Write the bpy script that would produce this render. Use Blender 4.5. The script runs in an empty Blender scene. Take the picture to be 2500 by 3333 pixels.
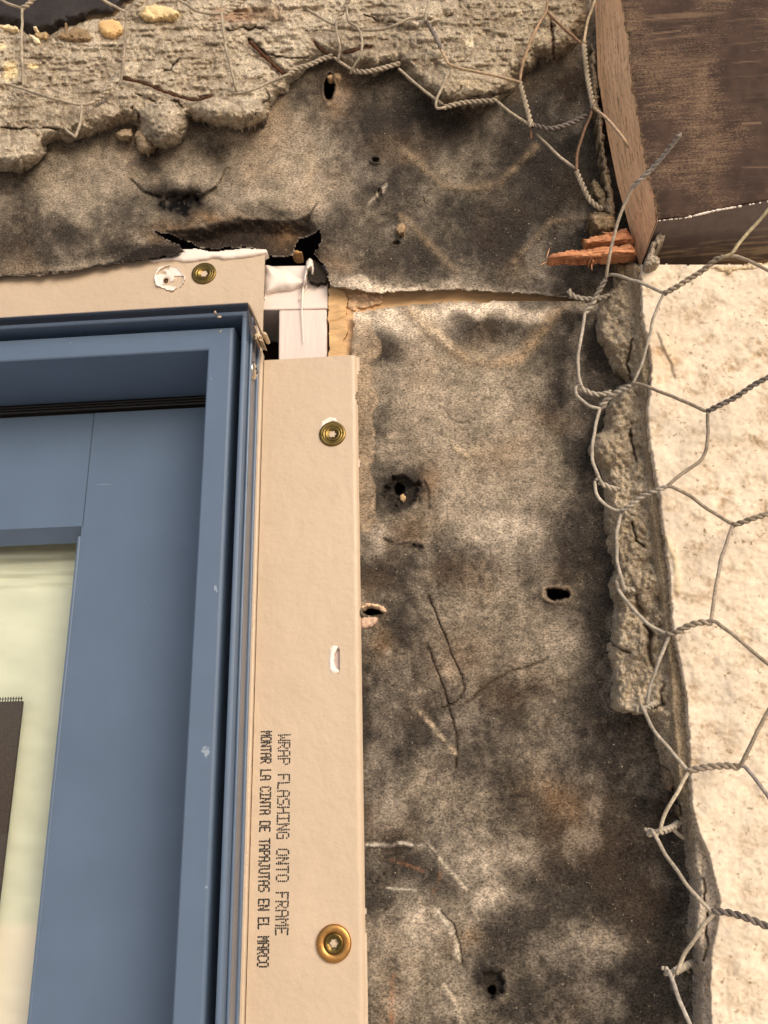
import bpy, math, random
import numpy as np
from mathutils import Vector, Matrix
random.seed(4)
S = bpy.context.scene
COL = S.collection
# ------------------------------------------------------------------ camera
# Plan of the place: wall plane is y = 0, X to the right, Z up, viewer on the -Y side.
# Depths "d" below are millimetres the surface stands out of the wall plane.
F = 2700.0; D = 0.30
def _n(v): return v/np.linalg.norm(v)
cz = _n(np.array([1062-1250., 1666+6040., -F]))
cy = np.array([1450-1250., -(2612-1666.), -F]); cy = _n(cy-cz*cy.dot(cz))
cx = np.cross(cy, cz)
R = np.array([cx, cy, cz])                       # world from camera
cam = bpy.data.cameras.new('camera'); camo = bpy.data.objects.new('camera', cam); COL.objects.link(camo)
camo.matrix_world = Matrix.Translation((0, -D, 0)) @ Matrix([list(r) for r in R]).to_4x4()
cam.sensor_fit = 'VERTICAL'; cam.sensor_height = 36.0; cam.lens = 36.0*F/3333.0
cam.clip_start = 0.005; cam.clip_end = 200
S.camera = camo
S.render.resolution_x = 768; S.render.resolution_y = 1024
# ------------------------------------------------------------------ sky, sun, exposure
SUN_EL, SUN_AZ = 24.0, 146.0
w = bpy.data.worlds.new("World"); S.world = w; w.use_nodes = True
nt = w.node_tree; bg = nt.nodes['Background']; sky = nt.nodes.new('ShaderNodeTexSky')
sky.sky_type = 'NISHITA'; sky.sun_disc = False
sky.sun_elevation = math.radians(SUN_EL); sky.sun_rotation = math.radians(SUN_AZ)
sky.dust_density = 4.0; sky.air_density = 1.0
nt.links.new(sky.outputs[0], bg.inputs[0]); bg.inputs[1].default_value = 0.15
sl = bpy.data.lights.new('sun', 'SUN'); sl.energy = 1.3; sl.angle = math.radians(32); sl.color = (1, .93, .84)
so = bpy.data.objects.new('sun', sl); COL.objects.link(so)
e, a = math.radians(SUN_EL), math.radians(SUN_AZ)
so.rotation_euler = Vector((math.sin(a)*math.cos(e), math.cos(a)*math.cos(e), math.sin(e))).to_track_quat('Z', 'Y').to_euler()
so.location = (-.6, -1.5, 1.5)
vs = S.view_settings
vs.view_transform = 'Standard'; vs.look = 'None'; vs.gamma = 1; vs.use_curve_mapping = False
vs.exposure = 0.02
vs.use_white_balance = True; vs.white_balance_temperature = 6350; vs.white_balance_tint = 10
# ------------------------------------------------------------------ helpers
def P(px, py, d):
    """traced point -> metres (arrays welcome); d in mm"""
    px = np.asarray(px, float); py = np.asarray(py, float); d = np.asarray(d, float)*1e-3
    c = np.stack(np.broadcast_arrays((px-1250)/F, (1666-py)/F, -np.ones_like(px)), -1)
    v = c @ R.T
    t = (D-d)/v[..., 1]
    p = v*t[..., None]; p[..., 1] -= D
    return p
def PX(px, py, d): return float(P(px, py, d)[0])
def PZ(px, py, d): return float(P(px, py, d)[2])
def lin(c):
    c = np.asarray(c, float)/255.
    return np.where(c <= .04045, c/12.92, ((c+.055)/1.055)**2.4)
def sc(*c): return tuple(lin(c))
_T = [np.random.RandomState(s).rand(256, 256) for s in range(12)]
def vn(x, y, s):
    T = _T[s % 12]; ox = s*17.3; x = x+ox; y = y+ox*1.7
    xi = np.floor(x).astype(int); yi = np.floor(y).astype(int); fx = x-xi; fy = y-yi
    fx = fx*fx*(3-2*fx); fy = fy*fy*(3-2*fy)
    g = lambda i, j: T[i & 255, j & 255]
    return (g(xi, yi)*(1-fx)+g(xi+1, yi)*fx)*(1-fy)+(g(xi, yi+1)*(1-fx)+g(xi+1, yi+1)*fx)*fy
def fbm(x, y, size, o=4, s=0, sx=1., sy=1.):
    x = x/(size*sx); y = y/(size*sy); a = 1.; t = 0; n = 0
    for k in range(o):
        t = t+a*vn(x, y, s+k); n += a; a *= .55; x = x*2.03; y = y*2.03
    return t/n
def sstep(a, b, x):
    t = np.clip((x-a)/(b-a), 0, 1); return t*t*(3-2*t)
def segd(x, y, pts):
    d = np.full(x.shape, 1e9)
    for (x0, y0), (x1, y1) in zip(pts[:-1], pts[1:]):
        dx, dy = x1-x0, y1-y0; L = dx*dx+dy*dy+1e-9
        t = np.clip(((x-x0)*dx+(y-y0)*dy)/L, 0, 1)
        d = np.minimum(d, (x-x0-t*dx)**2+(y-y0-t*dy)**2)
    return np.sqrt(d)
def sdf(x, y, poly):
    """positive inside"""
    pts = list(poly)+[poly[0]]
    d = segd(x, y, pts); ins = np.zeros(x.shape, bool)
    for (x0, y0), (x1, y1) in zip(pts[:-1], pts[1:]):
        if y0 == y1: continue
        c = ((y0 > y) != (y1 > y)) & (x < (x1-x0)*(y-y0)/(y1-y0)+x0)
        ins ^= c
    return np.where(ins, d, -d)
def grid(x0, y0, x1, y1, st):
    xs = np.arange(x0, x1+st, st); ys = np.arange(y0, y1+st, st)
    return np.meshgrid(xs, ys)
# -- object bookkeeping
def tag(o, label=None, cat=None, group=None, kind=None):
    for k, v in (('label', label), ('category', cat), ('group', group), ('kind', kind)):
        if v: o[k] = v
    return o
def thing(name, label, cat, loc, group=None):
    o = bpy.data.objects.new(name, None); COL.objects.link(o); o.location = tuple(loc); o.empty_display_size = .01
    return tag(o, label, cat, group)
def wloc(o):
    v = Vector(o.location); p = o.parent
    while p: v += Vector(p.location); p = p.parent
    return np.array(v)
def mesh(name, V, Fq, m, parent=None, smooth=True, col=None, tris=False):
    V = np.asarray(V, float); c = (V.max(0)+V.min(0))/2
    me = bpy.data.meshes.new(name)
    if isinstance(Fq, np.ndarray):
        k = Fq.shape[1]; n = len(Fq)
        me.vertices.add(len(V)); me.vertices.foreach_set('co', (V-c).astype(np.float32).ravel())
        me.loops.add(n*k); me.loops.foreach_set('vertex_index', Fq.astype(np.int32).ravel())
        me.polygons.add(n); me.polygons.foreach_set('loop_start', np.arange(0, n*k, k, dtype=np.int32))
        me.polygons.foreach_set('loop_total', np.full(n, k, dtype=np.int32))
        me.update(calc_edges=True)
    else:
        me.from_pydata([tuple(v) for v in (V-c)], [], Fq); me.update()
    me.polygons.foreach_set('use_smooth', np.full(len(me.polygons), smooth))
    if col is not None:
        at = me.color_attributes.new('Col', 'FLOAT_COLOR', 'POINT')
        cc = np.ones((len(V), 4), np.float32); cc[:, :3] = col; at.data.foreach_set('color', cc.ravel())
    me.materials.append(m)
    o = bpy.data.objects.new(name, me); COL.objects.link(o)
    o.location = tuple(c-(wloc(parent) if parent else 0))
    if parent: o.parent = parent
    return o
def sheet(name, X, Y, keep, d, back, m, col=None, parent=None, flatskirt=None):
    """relief sheet with real thickness: keep = vertex mask, d = depth map in mm, back = depth of its rear edge"""
    h, wd = X.shape; V = P(X, Y, d).reshape(-1, 3)
    idx = np.arange(h*wd).reshape(h, wd)
    cell = keep[:-1, :-1] & keep[1:, :-1] & keep[:-1, 1:] & keep[1:, 1:]
    q = np.stack([idx[:-1, :-1], idx[1:, :-1], idx[1:, 1:], idx[:-1, 1:]], -1)[cell]
    pc = np.pad(cell, 1); c = pc[1:-1, 1:-1]
    E = []
    m1 = c & ~pc[:-2, 1:-1]; E.append(np.stack([idx[:-1, :-1][m1], idx[:-1, 1:][m1]], -1))
    m1 = c & ~pc[2:, 1:-1];  E.append(np.stack([idx[1:, 1:][m1], idx[1:, :-1][m1]], -1))
    m1 = c & ~pc[1:-1, :-2]; E.append(np.stack([idx[1:, :-1][m1], idx[:-1, :-1][m1]], -1))
    m1 = c & ~pc[1:-1, 2:];  E.append(np.stack([idx[:-1, 1:][m1], idx[1:, 1:][m1]], -1))
    E = np.concatenate(E)
    ub, inv = np.unique(E.ravel(), return_inverse=True); inv = inv.reshape(E.shape); nb = len(ub)
    top = V[ub].copy(); bot = top.copy()
    bk = np.broadcast_to(np.asarray(back, float), X.shape).ravel()[ub]
    bot[:, 1] = np.maximum(-bk*1e-3, top[:, 1]+2e-5)
    base = len(V); sk = np.stack([inv[:, 1]+base, inv[:, 0]+base, inv[:, 0]+base+nb, inv[:, 1]+base+nb], -1)
    VV = np.concatenate([V, top, bot]); Q = np.concatenate([q, sk])
    cc = None
    if col is not None:
        cf = np.broadcast_to(col, (h, wd, 3)).reshape(-1, 3); cc = np.concatenate([cf, cf[ub], cf[ub]])
    used, inv2 = np.unique(Q.ravel(), return_inverse=True)
    return mesh(name, VV[used], inv2.reshape(Q.shape), m, parent, True, None if cc is None else cc[used])
def lump(name, poly, m, base, hgt, rnd, step=3, rough=(.5, 25, 3), jag=(6, 22), col=None, parent=None, back=None, seed=0, plane=None, colfn=None, sx=1, sy=1, rel=0):
    """rounded solid over a traced outline"""
    xs = [p[0] for p in poly]; ys = [p[1] for p in poly]; g = 12
    X, Y = grid(min(xs)-g, min(ys)-g, max(xs)+g, max(ys)+g, step)
    jx = (fbm(X, Y, jag[1], 3, seed+1)-.5)*2*jag[0]; jy = (fbm(X, Y, jag[1], 3, seed+2)-.5)*2*jag[0]
    s = sdf(X+jx, Y+jy, poly); t = np.clip(s/rnd, 0, 1)
    b = base if not callable(base) else base(X, Y)
    d = b+hgt*(1-(1-t)**2.0)**.7+(fbm(X, Y, rough[1], rough[2], seed+3, sx, sy)-.5)*2*rough[0]
    c = None
    if colfn: c = colfn(X, Y, s)
    elif col is not None: c = np.broadcast_to(lin(col), X.shape+(3,))
    if rel: back = d-rel
    return sheet(name, X, Y, s > 0, d, (back if back is not None else -2), m, c, parent)
# -- materials
def newmat(name):
    m = bpy.data.materials.new(name); m.use_nodes = True
    return m, m.node_tree.nodes, m.node_tree.links, m.node_tree.nodes['Principled BSDF']
def N(nn, t, **kw):
    n = nn.new(t)
    for k, v in kw.items():
        if k in n.inputs: n.inputs[k].default_value = v
        else: setattr(n, k, v)
    return n
def noise(nn, ll, co, scale, detail=4, rough=.6, stretch=(1, 1, 1), rot=(0, 0, 0)):
    mp = nn.new('ShaderNodeMapping'); mp.inputs['Scale'].default_value = stretch; mp.inputs['Rotation'].default_value = rot
    ll.new(co, mp.inputs[0])
    n = N(nn, 'ShaderNodeTexNoise', Scale=scale, Detail=detail, Roughness=rough); ll.new(mp.outputs[0], n.inputs['Vector'])
    return n.outputs[0]
def ramp(nn, ll, f, a, b, ca=(0, 0, 0), cb=(1, 1, 1)):
    r = nn.new('ShaderNodeValToRGB'); r.color_ramp.elements[0].position = a; r.color_ramp.elements[1].position = b
    r.color_ramp.elements[0].color = (*ca, 1); r.color_ramp.elements[1].color = (*cb, 1); ll.new(f, r.inputs[0]); return r.outputs[0]
def mix(nn, ll, f, A, B, typ='MIX'):
    n = nn.new('ShaderNodeMix'); n.data_type = 'RGBA'; n.blend_type = typ
    for s, v in ((n.inputs[0], f), (n.inputs[6], A), (n.inputs[7], B)):
        if isinstance(v, bpy.types.NodeSocket): ll.new(v, s)
        elif isinstance(v, (int, float)): s.default_value = v
        else: s.default_value = (*v, 1)
    return n.outputs[2]
def gritty(name, base=None, fine=1500, speck=None, dark=None, var=.35, bump=.4, bscale=900, bdist=.0004, rough=.92,
           stretch=(1, 1, 1), spec=.15, speck_at=(.66, .70), dark_at=(.60, .68), speck_scale=1400, dark_scale=700, blotch=0):
    """base None = take the colour map stored on the mesh; fine grain, pale grit and dark pits are procedural"""
    m, nn, ll, b = newmat(name); tc = nn.new('ShaderNodeNewGeometry').outputs['Position']
    if base is None: c = N(nn, 'ShaderNodeAttribute', attribute_name='Col').outputs[0]
    else:
        r = nn.new('ShaderNodeRGB'); r.outputs[0].default_value = (*base, 1); c = r.outputs[0]
    f = noise(nn, ll, tc, fine, 5, .7, stretch)
    c = mix(nn, ll, 1.0, c, ramp(nn, ll, f, .36, .64, (1-var,)*3, (1+var,)*3), 'MULTIPLY')
    if blotch:
        f2 = noise(nn, ll, tc, fine*.12, 5, .65, stretch)
        c = mix(nn, ll, 1.0, c, ramp(nn, ll, f2, .36, .66, (1-blotch,)*3, (1+blotch,)*3), 'MULTIPLY')
    if dark is not None: c = mix(nn, ll, ramp(nn, ll, noise(nn, ll, tc, dark_scale, 4, .6, stretch), *dark_at), c, dark)
    if speck is not None: c = mix(nn, ll, ramp(nn, ll, noise(nn, ll, tc, speck_scale, 3, .55), *speck_at), c, speck)
    ll.new(c, b.inputs['Base Color'])
    b.inputs['Roughness'].default_value = rough; b.inputs['Specular IOR Level'].default_value = spec
    if bump:
        bp = N(nn, 'ShaderNodeBump', Strength=bump, Distance=bdist); ll.new(noise(nn, ll, tc, bscale, 6, .7, stretch), bp.inputs['Height'])
        ll.new(bp.outputs[0], b.inputs['Normal'])
    return m
def smoothmat(name, c, rough=.45, bump=.1, bscale=150, bdist=.0004, var=.06, vscale=60, metal=0, stretch=(1, 1, 1), spec=.5, flake=None, flake_at=(.72, .73), attr=False):
    m, nn, ll, b = newmat(name); tc = nn.new('ShaderNodeNewGeometry').outputs['Position']
    if attr: src = N(nn, 'ShaderNodeAttribute', attribute_name='Col').outputs[0]
    else: src = c
    cc = mix(nn, ll, 1.0, src, ramp(nn, ll, noise(nn, ll, tc, vscale, 5, .6, stretch), .3, .7, (1-var,)*3, (1+var,)*3), 'MULTIPLY')
    if flake is not None: cc = mix(nn, ll, ramp(nn, ll, noise(nn, ll, tc, 420, 3, .5), *flake_at), cc, flake)
    ll.new(cc, b.inputs['Base Color']); b.inputs['Metallic'].default_value = metal
    ll.new(ramp(nn, ll, noise(nn, ll, tc, vscale*3, 3, .6), .3, .7, (rough*.85,)*3, (rough*1.15,)*3), b.inputs['Roughness'])
    b.inputs['Specular IOR Level'].default_value = spec
    bp = N(nn, 'ShaderNodeBump', Strength=bump, Distance=bdist); ll.new(noise(nn, ll, tc, bscale, 4, .6, stretch), bp.inputs['Height'])
    ll.new(bp.outputs[0], b.inputs['Normal'])
    return m
M = {}
M['felt'] = gritty('asphalt_felt', None, fine=1500, speck=sc(196, 178, 152), dark=sc(44, 37, 32), var=.62, bump=.55, bscale=1800, bdist=.0002, stretch=(.75, 1, 1.1),
                   speck_at=(.67, .78), dark_at=(.60, .74), speck_scale=1200, dark_scale=1000, blotch=.2)
M['mortar'] = gritty('sand_mortar', None, fine=1300, speck=sc(226, 205, 172), dark=sc(92, 68, 46), var=.5, bump=1.0, bscale=1100, bdist=.0007, speck_at=(.66, .72), dark_at=(.62, .72), dark_scale=800, blotch=.15)
M['chip'] = gritty('cream_chip', None, fine=900, speck=sc(245, 225, 180), dark=sc(150, 112, 70), var=.2, bump=.5, bscale=700, bdist=.0004, dark_at=(.64, .7), dark_scale=500)
M['stucco'] = gritty('cream_stucco', None, fine=500, dark=sc(140, 112, 80), var=.10, bump=.5, bscale=420, bdist=.0005, dark_at=(.60, .74), dark_scale=520, rough=.85, blotch=.05)
M['wire'] = gritty('galvanised_wire', None, fine=700, var=.3, bump=.7, bscale=1400, bdist=.0002, rough=.7, spec=.2, blotch=.15)
M['rust'] = gritty('rusted_wire', sc(84, 56, 40), fine=1200, speck=sc(150, 110, 80), var=.5, bump=.8, bscale=1200, bdist=.0002)
M['ply'] = gritty('plywood', None, fine=500, dark=sc(120, 80, 44), var=.18, bump=.2, bscale=500, bdist=.0002, stretch=(.2, 1, 1), dark_at=(.7, .8), rough=.75)
M['fin'] = smoothmat('tan_vinyl', sc(198, 177, 153), .42, .55, 230, .0008, .04, 40, spec=.4)
M['blue'] = smoothmat('slate_blue_aluminium', sc(90, 107, 130), .38, .05, 900, .00008, .05, 45, spec=.45, flake=sc(150, 160, 172), flake_at=(.775, .79))
M['blueside'] = smoothmat('grey_blue_coating', sc(110, 110, 116), .35, .05, 900, .00008, .06, 45, spec=.5)
M['gasket'] = smoothmat('black_rubber_gasket', sc(28, 24, 22), .35, .05, 300, .0001, .1)
M['caulk'] = smoothmat('white_sealant', sc(240, 226, 214), .4, .12, 220, .0004, .03, 60)
M['whitewood'] = smoothmat('white_painted_wood', sc(232, 216, 206), .6, .6, 500, .0004, .06, 160, stretch=(.12, 1, 1))
M['whitewoodv'] = smoothmat('white_painted_wood_upright', sc(225, 208, 200), .6, .6, 500, .0004, .07, 160, stretch=(1, 1, .12))
M['dark'] = gritty('dark_stained_lumber', sc(52, 38, 28), fine=500, var=.4, bump=.4, stretch=(.15, 1, 1))
M['cutwood'] = gritty('fresh_cut_wood', None, fine=900, var=.16, bump=.3, bscale=900, bdist=.0002, stretch=(1, 1, .06), rough=.75)
M['splint'] = gritty('splintered_redwood', None, fine=900, var=.35, bump=.9, bscale=1100, bdist=.0004, stretch=(.08, 1, 1), rough=.7)
M['brown'] = gritty('worn_brown_paint', None, fine=1500, var=.35, speck=sc(176, 140, 104), bump=.35, bscale=900, bdist=.0003, stretch=(.3, 1, 1), rough=.5, spec=.35, speck_at=(.66, .72), speck_scale=1500)
def wornmat():
    m, nn, ll, b = newmat('worn_brown_paint'); tc = nn.new('ShaderNodeNewGeometry').outputs['Position']
    at = N(nn, 'ShaderNodeAttribute', attribute_name='Col'); sp = nn.new('ShaderNodeSeparateColor'); ll.new(at.outputs[0], sp.inputs[0])
    f = noise(nn, ll, tc, 1500, 5, .75, (.6, 1, 1)); f2 = noise(nn, ll, tc, 900, 4, .7, (.09, 1, 1), (0, .06, 0))
    def mth(op, a, b_, c_=None):
        n = nn.new('ShaderNodeMath'); n.operation = op
        for i_, v in enumerate((a, b_, c_)):
            if v is None: continue
            if isinstance(v, (int, float)): n.inputs[i_].default_value = v
            else: ll.new(v, n.inputs[i_])
        return n.outputs[0]
    t = mth('ADD', mth('MULTIPLY', sp.outputs[0], .42), mth('ADD', mth('MULTIPLY', f, .75), mth('MULTIPLY', f2, .40)))
    k = mth('MAXIMUM', ramp(nn, ll, t, .68, 1.0), mth('MULTIPLY', sp.outputs[1], mth('ADD', f, .15)))
    pc = mix(nn, ll, 1.0, sc(66, 50, 42), ramp(nn, ll, sp.outputs[2], .3, .7, (.75,)*3, (1.25,)*3), 'MULTIPLY')
    c = mix(nn, ll, k, pc, sc(150, 124, 98)); ll.new(c, b.inputs['Base Color']); b.inputs['Roughness'].default_value = .7; b.inputs['Specular IOR Level'].default_value = .12
    bp = N(nn, 'ShaderNodeBump', Strength=.4, Distance=.0003); ll.new(t, bp.inputs['Height']); ll.new(bp.outputs[0], b.inputs['Normal']); return m
M['worn'] = wornmat()
M['refl_sheet'] = smoothmat('painted_reflection', None, .6, .05, 60, .0004, .03, 30, attr=True)  # colour map holds the reflections of the window pane
M['screen'] = gritty('dark_insect_screen', sc(72, 64, 61), fine=2500, var=.4, bump=.1)
M['ink'] = smoothmat('black_ink', sc(38, 32, 30), .6, 0.02)
M['brassdark'] = smoothmat('yellow_zinc_plate', sc(118, 98, 56), .36, .12, 900, .0001, .3, 400, metal=1)
M['gold'] = smoothmat('gold_zinc_washer', sc(190, 142, 84), .42, .12, 900, .0001, .15, 500, metal=1)
M['steel'] = smoothmat('bright_steel', sc(205, 200, 190), .22, .1, 900, .0001, .1, 400, metal=1)
M['recess'] = smoothmat('screw_recess', sc(40, 32, 20), .6, .05)
M['bounce'] = gritty('pale_bounce_ground', sc(226, 214, 198), fine=12, var=.1, bump=.1, bscale=40, bdist=.01)  # kept very pale to throw light upward
def clearmat(name, tint, gl, trans=(1, 1, 1), rough=.03):
    m, nn, ll, b = newmat(name); nn.remove(b); out = nn['Material Output']
    t = nn.new('ShaderNodeBsdfTransparent'); t.inputs[0].default_value = (*trans, 1)
    g = nn.new('ShaderNodeBsdfGlossy'); g.inputs['Roughness'].default_value = rough; g.inputs[0].default_value = (*tint, 1)
    mx = nn.new('ShaderNodeMixShader'); lw = nn.new('ShaderNodeFresnel'); lw.inputs[0].default_value = gl
    ll.new(lw.outputs[0], mx.inputs[0]); ll.new(t.outputs[0], mx.inputs[1]); ll.new(g.outputs[0], mx.inputs[2]); ll.new(mx.outputs[0], out.inputs[0]); return m
M['glass'] = clearmat('window_glass', (1, 1, 1), 1.35, (.97, .98, .95), .02)
M['film'] = clearmat('clear_plastic', (.5, .5, .5), 1.3, (.93, .91, .89), .25)

# ------------------------------------------------------------------ ground and structure behind the paper
g = mesh('ground', [(-60, -60, -1.5), (60, -60, -1.5), (60, .4, -1.5), (-60, .4, -1.5)], [(0, 1, 2, 3)], M['bounce']); tag(g, kind='structure')  # unseen ground, added to bounce light up onto the wall
def box(name, p0, p1, m, parent=None, bev=.0004, smooth=False):
    x0, y0, z0 = [min(a, b) for a, b in zip(p0, p1)]; x1, y1, z1 = [max(a, b) for a, b in zip(p0, p1)]
    import bmesh
    bm = bmesh.new(); bmesh.ops.create_cube(bm, size=1)
    for v in bm.verts: v.co = ((v.co.x+.5)*(x1-x0)+x0, (v.co.y+.5)*(y1-y0)+y0, (v.co.z+.5)*(z1-z0)+z0)
    if bev: bmesh.ops.bevel(bm, geom=list(bm.edges), offset=bev, segments=2, affect='EDGES', profile=.5)
    V = [tuple(v.co) for v in bm.verts]; bm.verts.ensure_lookup_table(); Fs = [[v.index for v in f.verts] for f in bm.faces]; bm.free()
    return mesh(name, V, Fs, m, parent, smooth)
# sheathing board: ends where the opening begins; visible in the slit, the corner strip and the nail holes
X, Y = grid(1066, -260, 3300, 4260, 8)
s = sdf(X, Y, [(1067, -250), (3290, -250), (3290, 4250), (1067, 4250)])
c = lin((216, 178, 134))*(1+(fbm(X, Y, 60, 4, 3, 4, 1)[..., None]-.5)*.35)
hk = np.ones(X.shape, bool)
for q in ((1072, 285, 30, 55), (1312, 1598, 80, 72), (1812, 1934, 56, 36), (1214, 1990, 50, 26), (1604, 3205, 56, 66)): hk &= ((X-q[0])/q[2])**2+((Y-q[1])/q[3])**2 > 1
tag(sheet('sheathing_board', X, Y, (s > 0) & hk, -4.2+0*X, -19, M['ply'], c), 'tan plywood sheathing showing through the slit in the black paper', 'sheathing')
fb = mesh('void_backing', P([-1800, 3300, 3300, -1800], [-500, -500, 4200, 4200], -70.), [(0, 1, 2, 3)], M['dark'], None, False)  # dark colour stands in for the unlit wall cavity
tag(fb, 'dark sheet standing in for the unlit void behind the torn paper and white blocks', 'timber')

# ------------------------------------------------------------------ building paper
def strokes(X, Y, base, L):
    for pts, wd, colr, st in L:
        dd = segd(X+(fbm(X, Y, 40, 3, 7)-.5)*10, Y+(fbm(X, Y, 40, 3, 8)-.5)*10, pts)
        k = (st*np.exp(-(dd/wd)**2)*np.clip((-.15 if wd > 4.5 else .5)+1.6*fbm(X, Y, 22, 3, 5), 0, 1))[..., None]
        base = base*(1-k)+lin(colr)*k
    return base
DK, TAN, WH, OR = (50, 43, 37), (158, 133, 105), (214, 196, 174), (156, 108, 62)
def feltcol(X, Y, blobs, marks):
    wx = X+(fbm(X, Y, 150, 4, 1)-.5)*130; wy = Y+(fbm(X, Y, 150, 4, 2)-.5)*130
    v = .37+(fbm(X, Y, 260, 5, 3)-.5)*1.0+(fbm(X, Y, 80, 5, 6, 1, 1.5)-.5)*.7+(fbm(X, Y, 18, 4, 8, 1.2, 1)-.5)*.6
    wh = np.clip((fbm(X, Y, 130, 5, 5, 1, 1.4)-.54)*.9, 0, .2); og = np.clip((fbm(X, Y, 200, 3, 9)-.55)*1.0, 0, .22)
    for (cx_, cy_, rx, ry, dv, ty) in blobs:
        g_ = np.exp(-(((wx-cx_)/rx)**2+((wy-cy_)/ry)**2))
        if ty == 'v': v = v+dv*.9*g_
        elif ty == 'w': wh = wh+dv*g_
        else: og = og+dv*g_
    v = (1/(1+np.exp(-(v-.5)*4.8)))[..., None]
    c = lin((50, 45, 41))*(1-v)+lin((160, 145, 126))*v
    gn = (np.clip(fbm(X, Y, 170, 3, 10)-.5, 0, 1)*1.2)[..., None]; c = c*(1-gn)+c*np.array([.80, .86, .80])*gn
    og = np.clip(og, 0, 1)[..., None]; c = c*(1-og)+(lin((150, 116, 82))*(.3+.8*v))*og
    wh = np.clip(wh*(.3+1.3*fbm(X, Y, 26, 3, 4)), 0, 1)[..., None]; c = c*(1-wh)+lin((216, 198, 176))*wh
    cz_ = crease(X, Y)[..., None]*.5; c = c*(1-cz_)+lin((44, 36, 30))*cz_
    return strokes(X, Y, c, marks)
def crease(X, Y):
    f = fbm(X, Y, 130, 4, 3, 1.4, 1); m_ = sstep(.56, .66, fbm(X, Y, 90, 3, 9))
    return np.exp(-((f-.5)/.007)**2)*m_
def pit(X, Y, cx_, cy_, rx, ry, dep, rim=0, jag=.25):
    r = np.sqrt(((X-cx_)/rx)**2+((Y-cy_)/ry)**2)+(fbm(X, Y, 18, 3, 4)-.5)*jag*2
    return -dep*(1-sstep(.75, 1.05, r))+rim*np.exp(-((r-1.25)/.3)**2), r
# upper sheet -----------------------------------------------------
up = [(-820, 960), (-100, 915), (0, 905), (120, 897), (301, 872), (482, 846), (596, 824), (583, 797), (497, 750), (565, 765), (648, 806), (700, 812), (760, 806), (844, 811),
      (868, 834), (905, 838), (950, 830), (958, 800), (978, 772), (1010, 768), (1036, 745), (1042, 790), (1020, 826), (1046, 850), (1064, 885), (1068, 928), (1100, 935), (1145, 945),
      (1230, 954), (1340, 948), (1500, 943), (1700, 955), (1850, 971), (2330, 974), (2330, -260), (-820, -260)]
X, Y = grid(-810, -250, 2320, 985, 4)
jx = (fbm(X, Y, 22, 4, 1)-.5)*16; jy = (fbm(X, Y, 22, 4, 2)-.5)*16
s = sdf(X+jx, Y+jy, up)
blobs = [(1600, 620, 380, 300, -.28, 'v'), (250, 800, 300, 60, -.2, 'v'), (150, 620, 260, 70, .35, 'v'), (480, 560, 130, 60, .2, 'v'), (900, 470, 190, 90, .40, 'v'), (700, 620, 130, 60, .30, 'v'), (1010, 610, 110, 90, .45, 'v'), (880, 640, 90, 60, .3, 'v'),
         (1200, 640, 90, 80, .2, 'v'), (1390, 560, 90, 70, .3, 'v'), (1160, 400, 90, 60, -.5, 'v'), (1250, 300, 120, 90, -.25, 'v'), (1130, 520, 60, 70, -.6, 'v'),
         (1350, 380, 130, 50, -.5, 'v'), (1560, 400, 170, 70, -.45, 'v'), (1790, 330, 130, 150, -.8, 'v'), (1740, 560, 140, 100, -.35, 'v'), (1850, 760, 160, 160, -.75, 'v'), (1600, 760, 110, 60, -.5, 'v'),
         (1300, 800, 100, 60, -.35, 'v'), (1280, 560, 70, 60, -.45, 'v'), (1050, 200, 120, 80, -.3, 'v'), (60, 640, 70, 60, -.45, 'v'), (230, 735, 70, 45, -.5, 'v'), (480, 530, 60, 40, -.35, 'v'),
         (330, 540, 60, 50, -.25, 'v'), (420, 690, 50, 40, -.1, 'v'), (590, 650, 100, 46, -1.2, 'v'), (380, 820, 130, 30, -.5, 'v'), (100, 850, 150, 50, .1, 'v'), (1100, 700, 60, 40, -.5, 'v'), (940, 680, 90, 26, -.5, 'v'),
         (1500, 600, 90, 50, .25, 'v'), (1640, 650, 70, 50, .15, 'v'), (1430, 880, 100, 40, -.25, 'v'), (1180, 560, 50, 60, -.4, 'v'),
         (1080, 300, 60, 70, .75, 'o'), (690, 705, 90, 26, .8, 'o'), (560, 740, 60, 20, .6, 'o'), (1120, 850, 50, 40, .8, 'o'), (1290, 460, 60, 50, .2, 'o'), (1340, 500, 40, 30, .3, 'o'),
         (1300, 932, 160, 24, 1.3, 'w'), (1190, 915, 60, 22, .7, 'w'), (1560, 938, 200, 10, .5, 'w'), (1040, 610, 90, 70, .18, 'w'), (1300, 745, 36, 26, .35, 'w')]
gl = (142, 122, 98)
marks = [([(1310, 485), (1440, 600), (1500, 612), (1620, 600), (1740, 480)], 13, gl, .75), ([(1300, 700), (1350, 745), (1480, 880)], 14, gl, .6), ([(1670, 850), (1790, 720), (1900, 705)], 10, gl, .55),
         ([(1480, 350), (1600, 352)], 8, gl, .4), ([(1010, 500), (1010, 610)], 20, (176, 150, 118), .3),
         ([(430, 585), (470, 625), (520, 640)], 4, (30, 25, 22), .9), ([(735, 545), (712, 590), (690, 615), (640, 640)], 5, (30, 25, 22), .9), ([(545, 655), (575, 668), (605, 672), (640, 648)], 34, (34, 29, 25), 2.4), ([(380, 820), (560, 800)], 16, (40, 34, 28), .7), ([(1030, 660), (1010, 700), (960, 720)], 4, (30, 25, 22), .9),
         ([(1380, 640), (1384, 660)], 3, (20, 18, 16), 1), ([(1210, 600), (1235, 660)], 5, (35, 28, 24), .8), ([(1200, 660), (1260, 600), (1245, 625)], 4, (205, 190, 168), .6)]
c = feltcol(X, Y, blobs, marks)
flap = [(497, 752), (560, 745), (640, 738), (720, 716), (770, 700), (850, 705), (960, 712), (1010, 690), (1036, 745), (1050, 860), (870, 860), (600, 830)]
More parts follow.
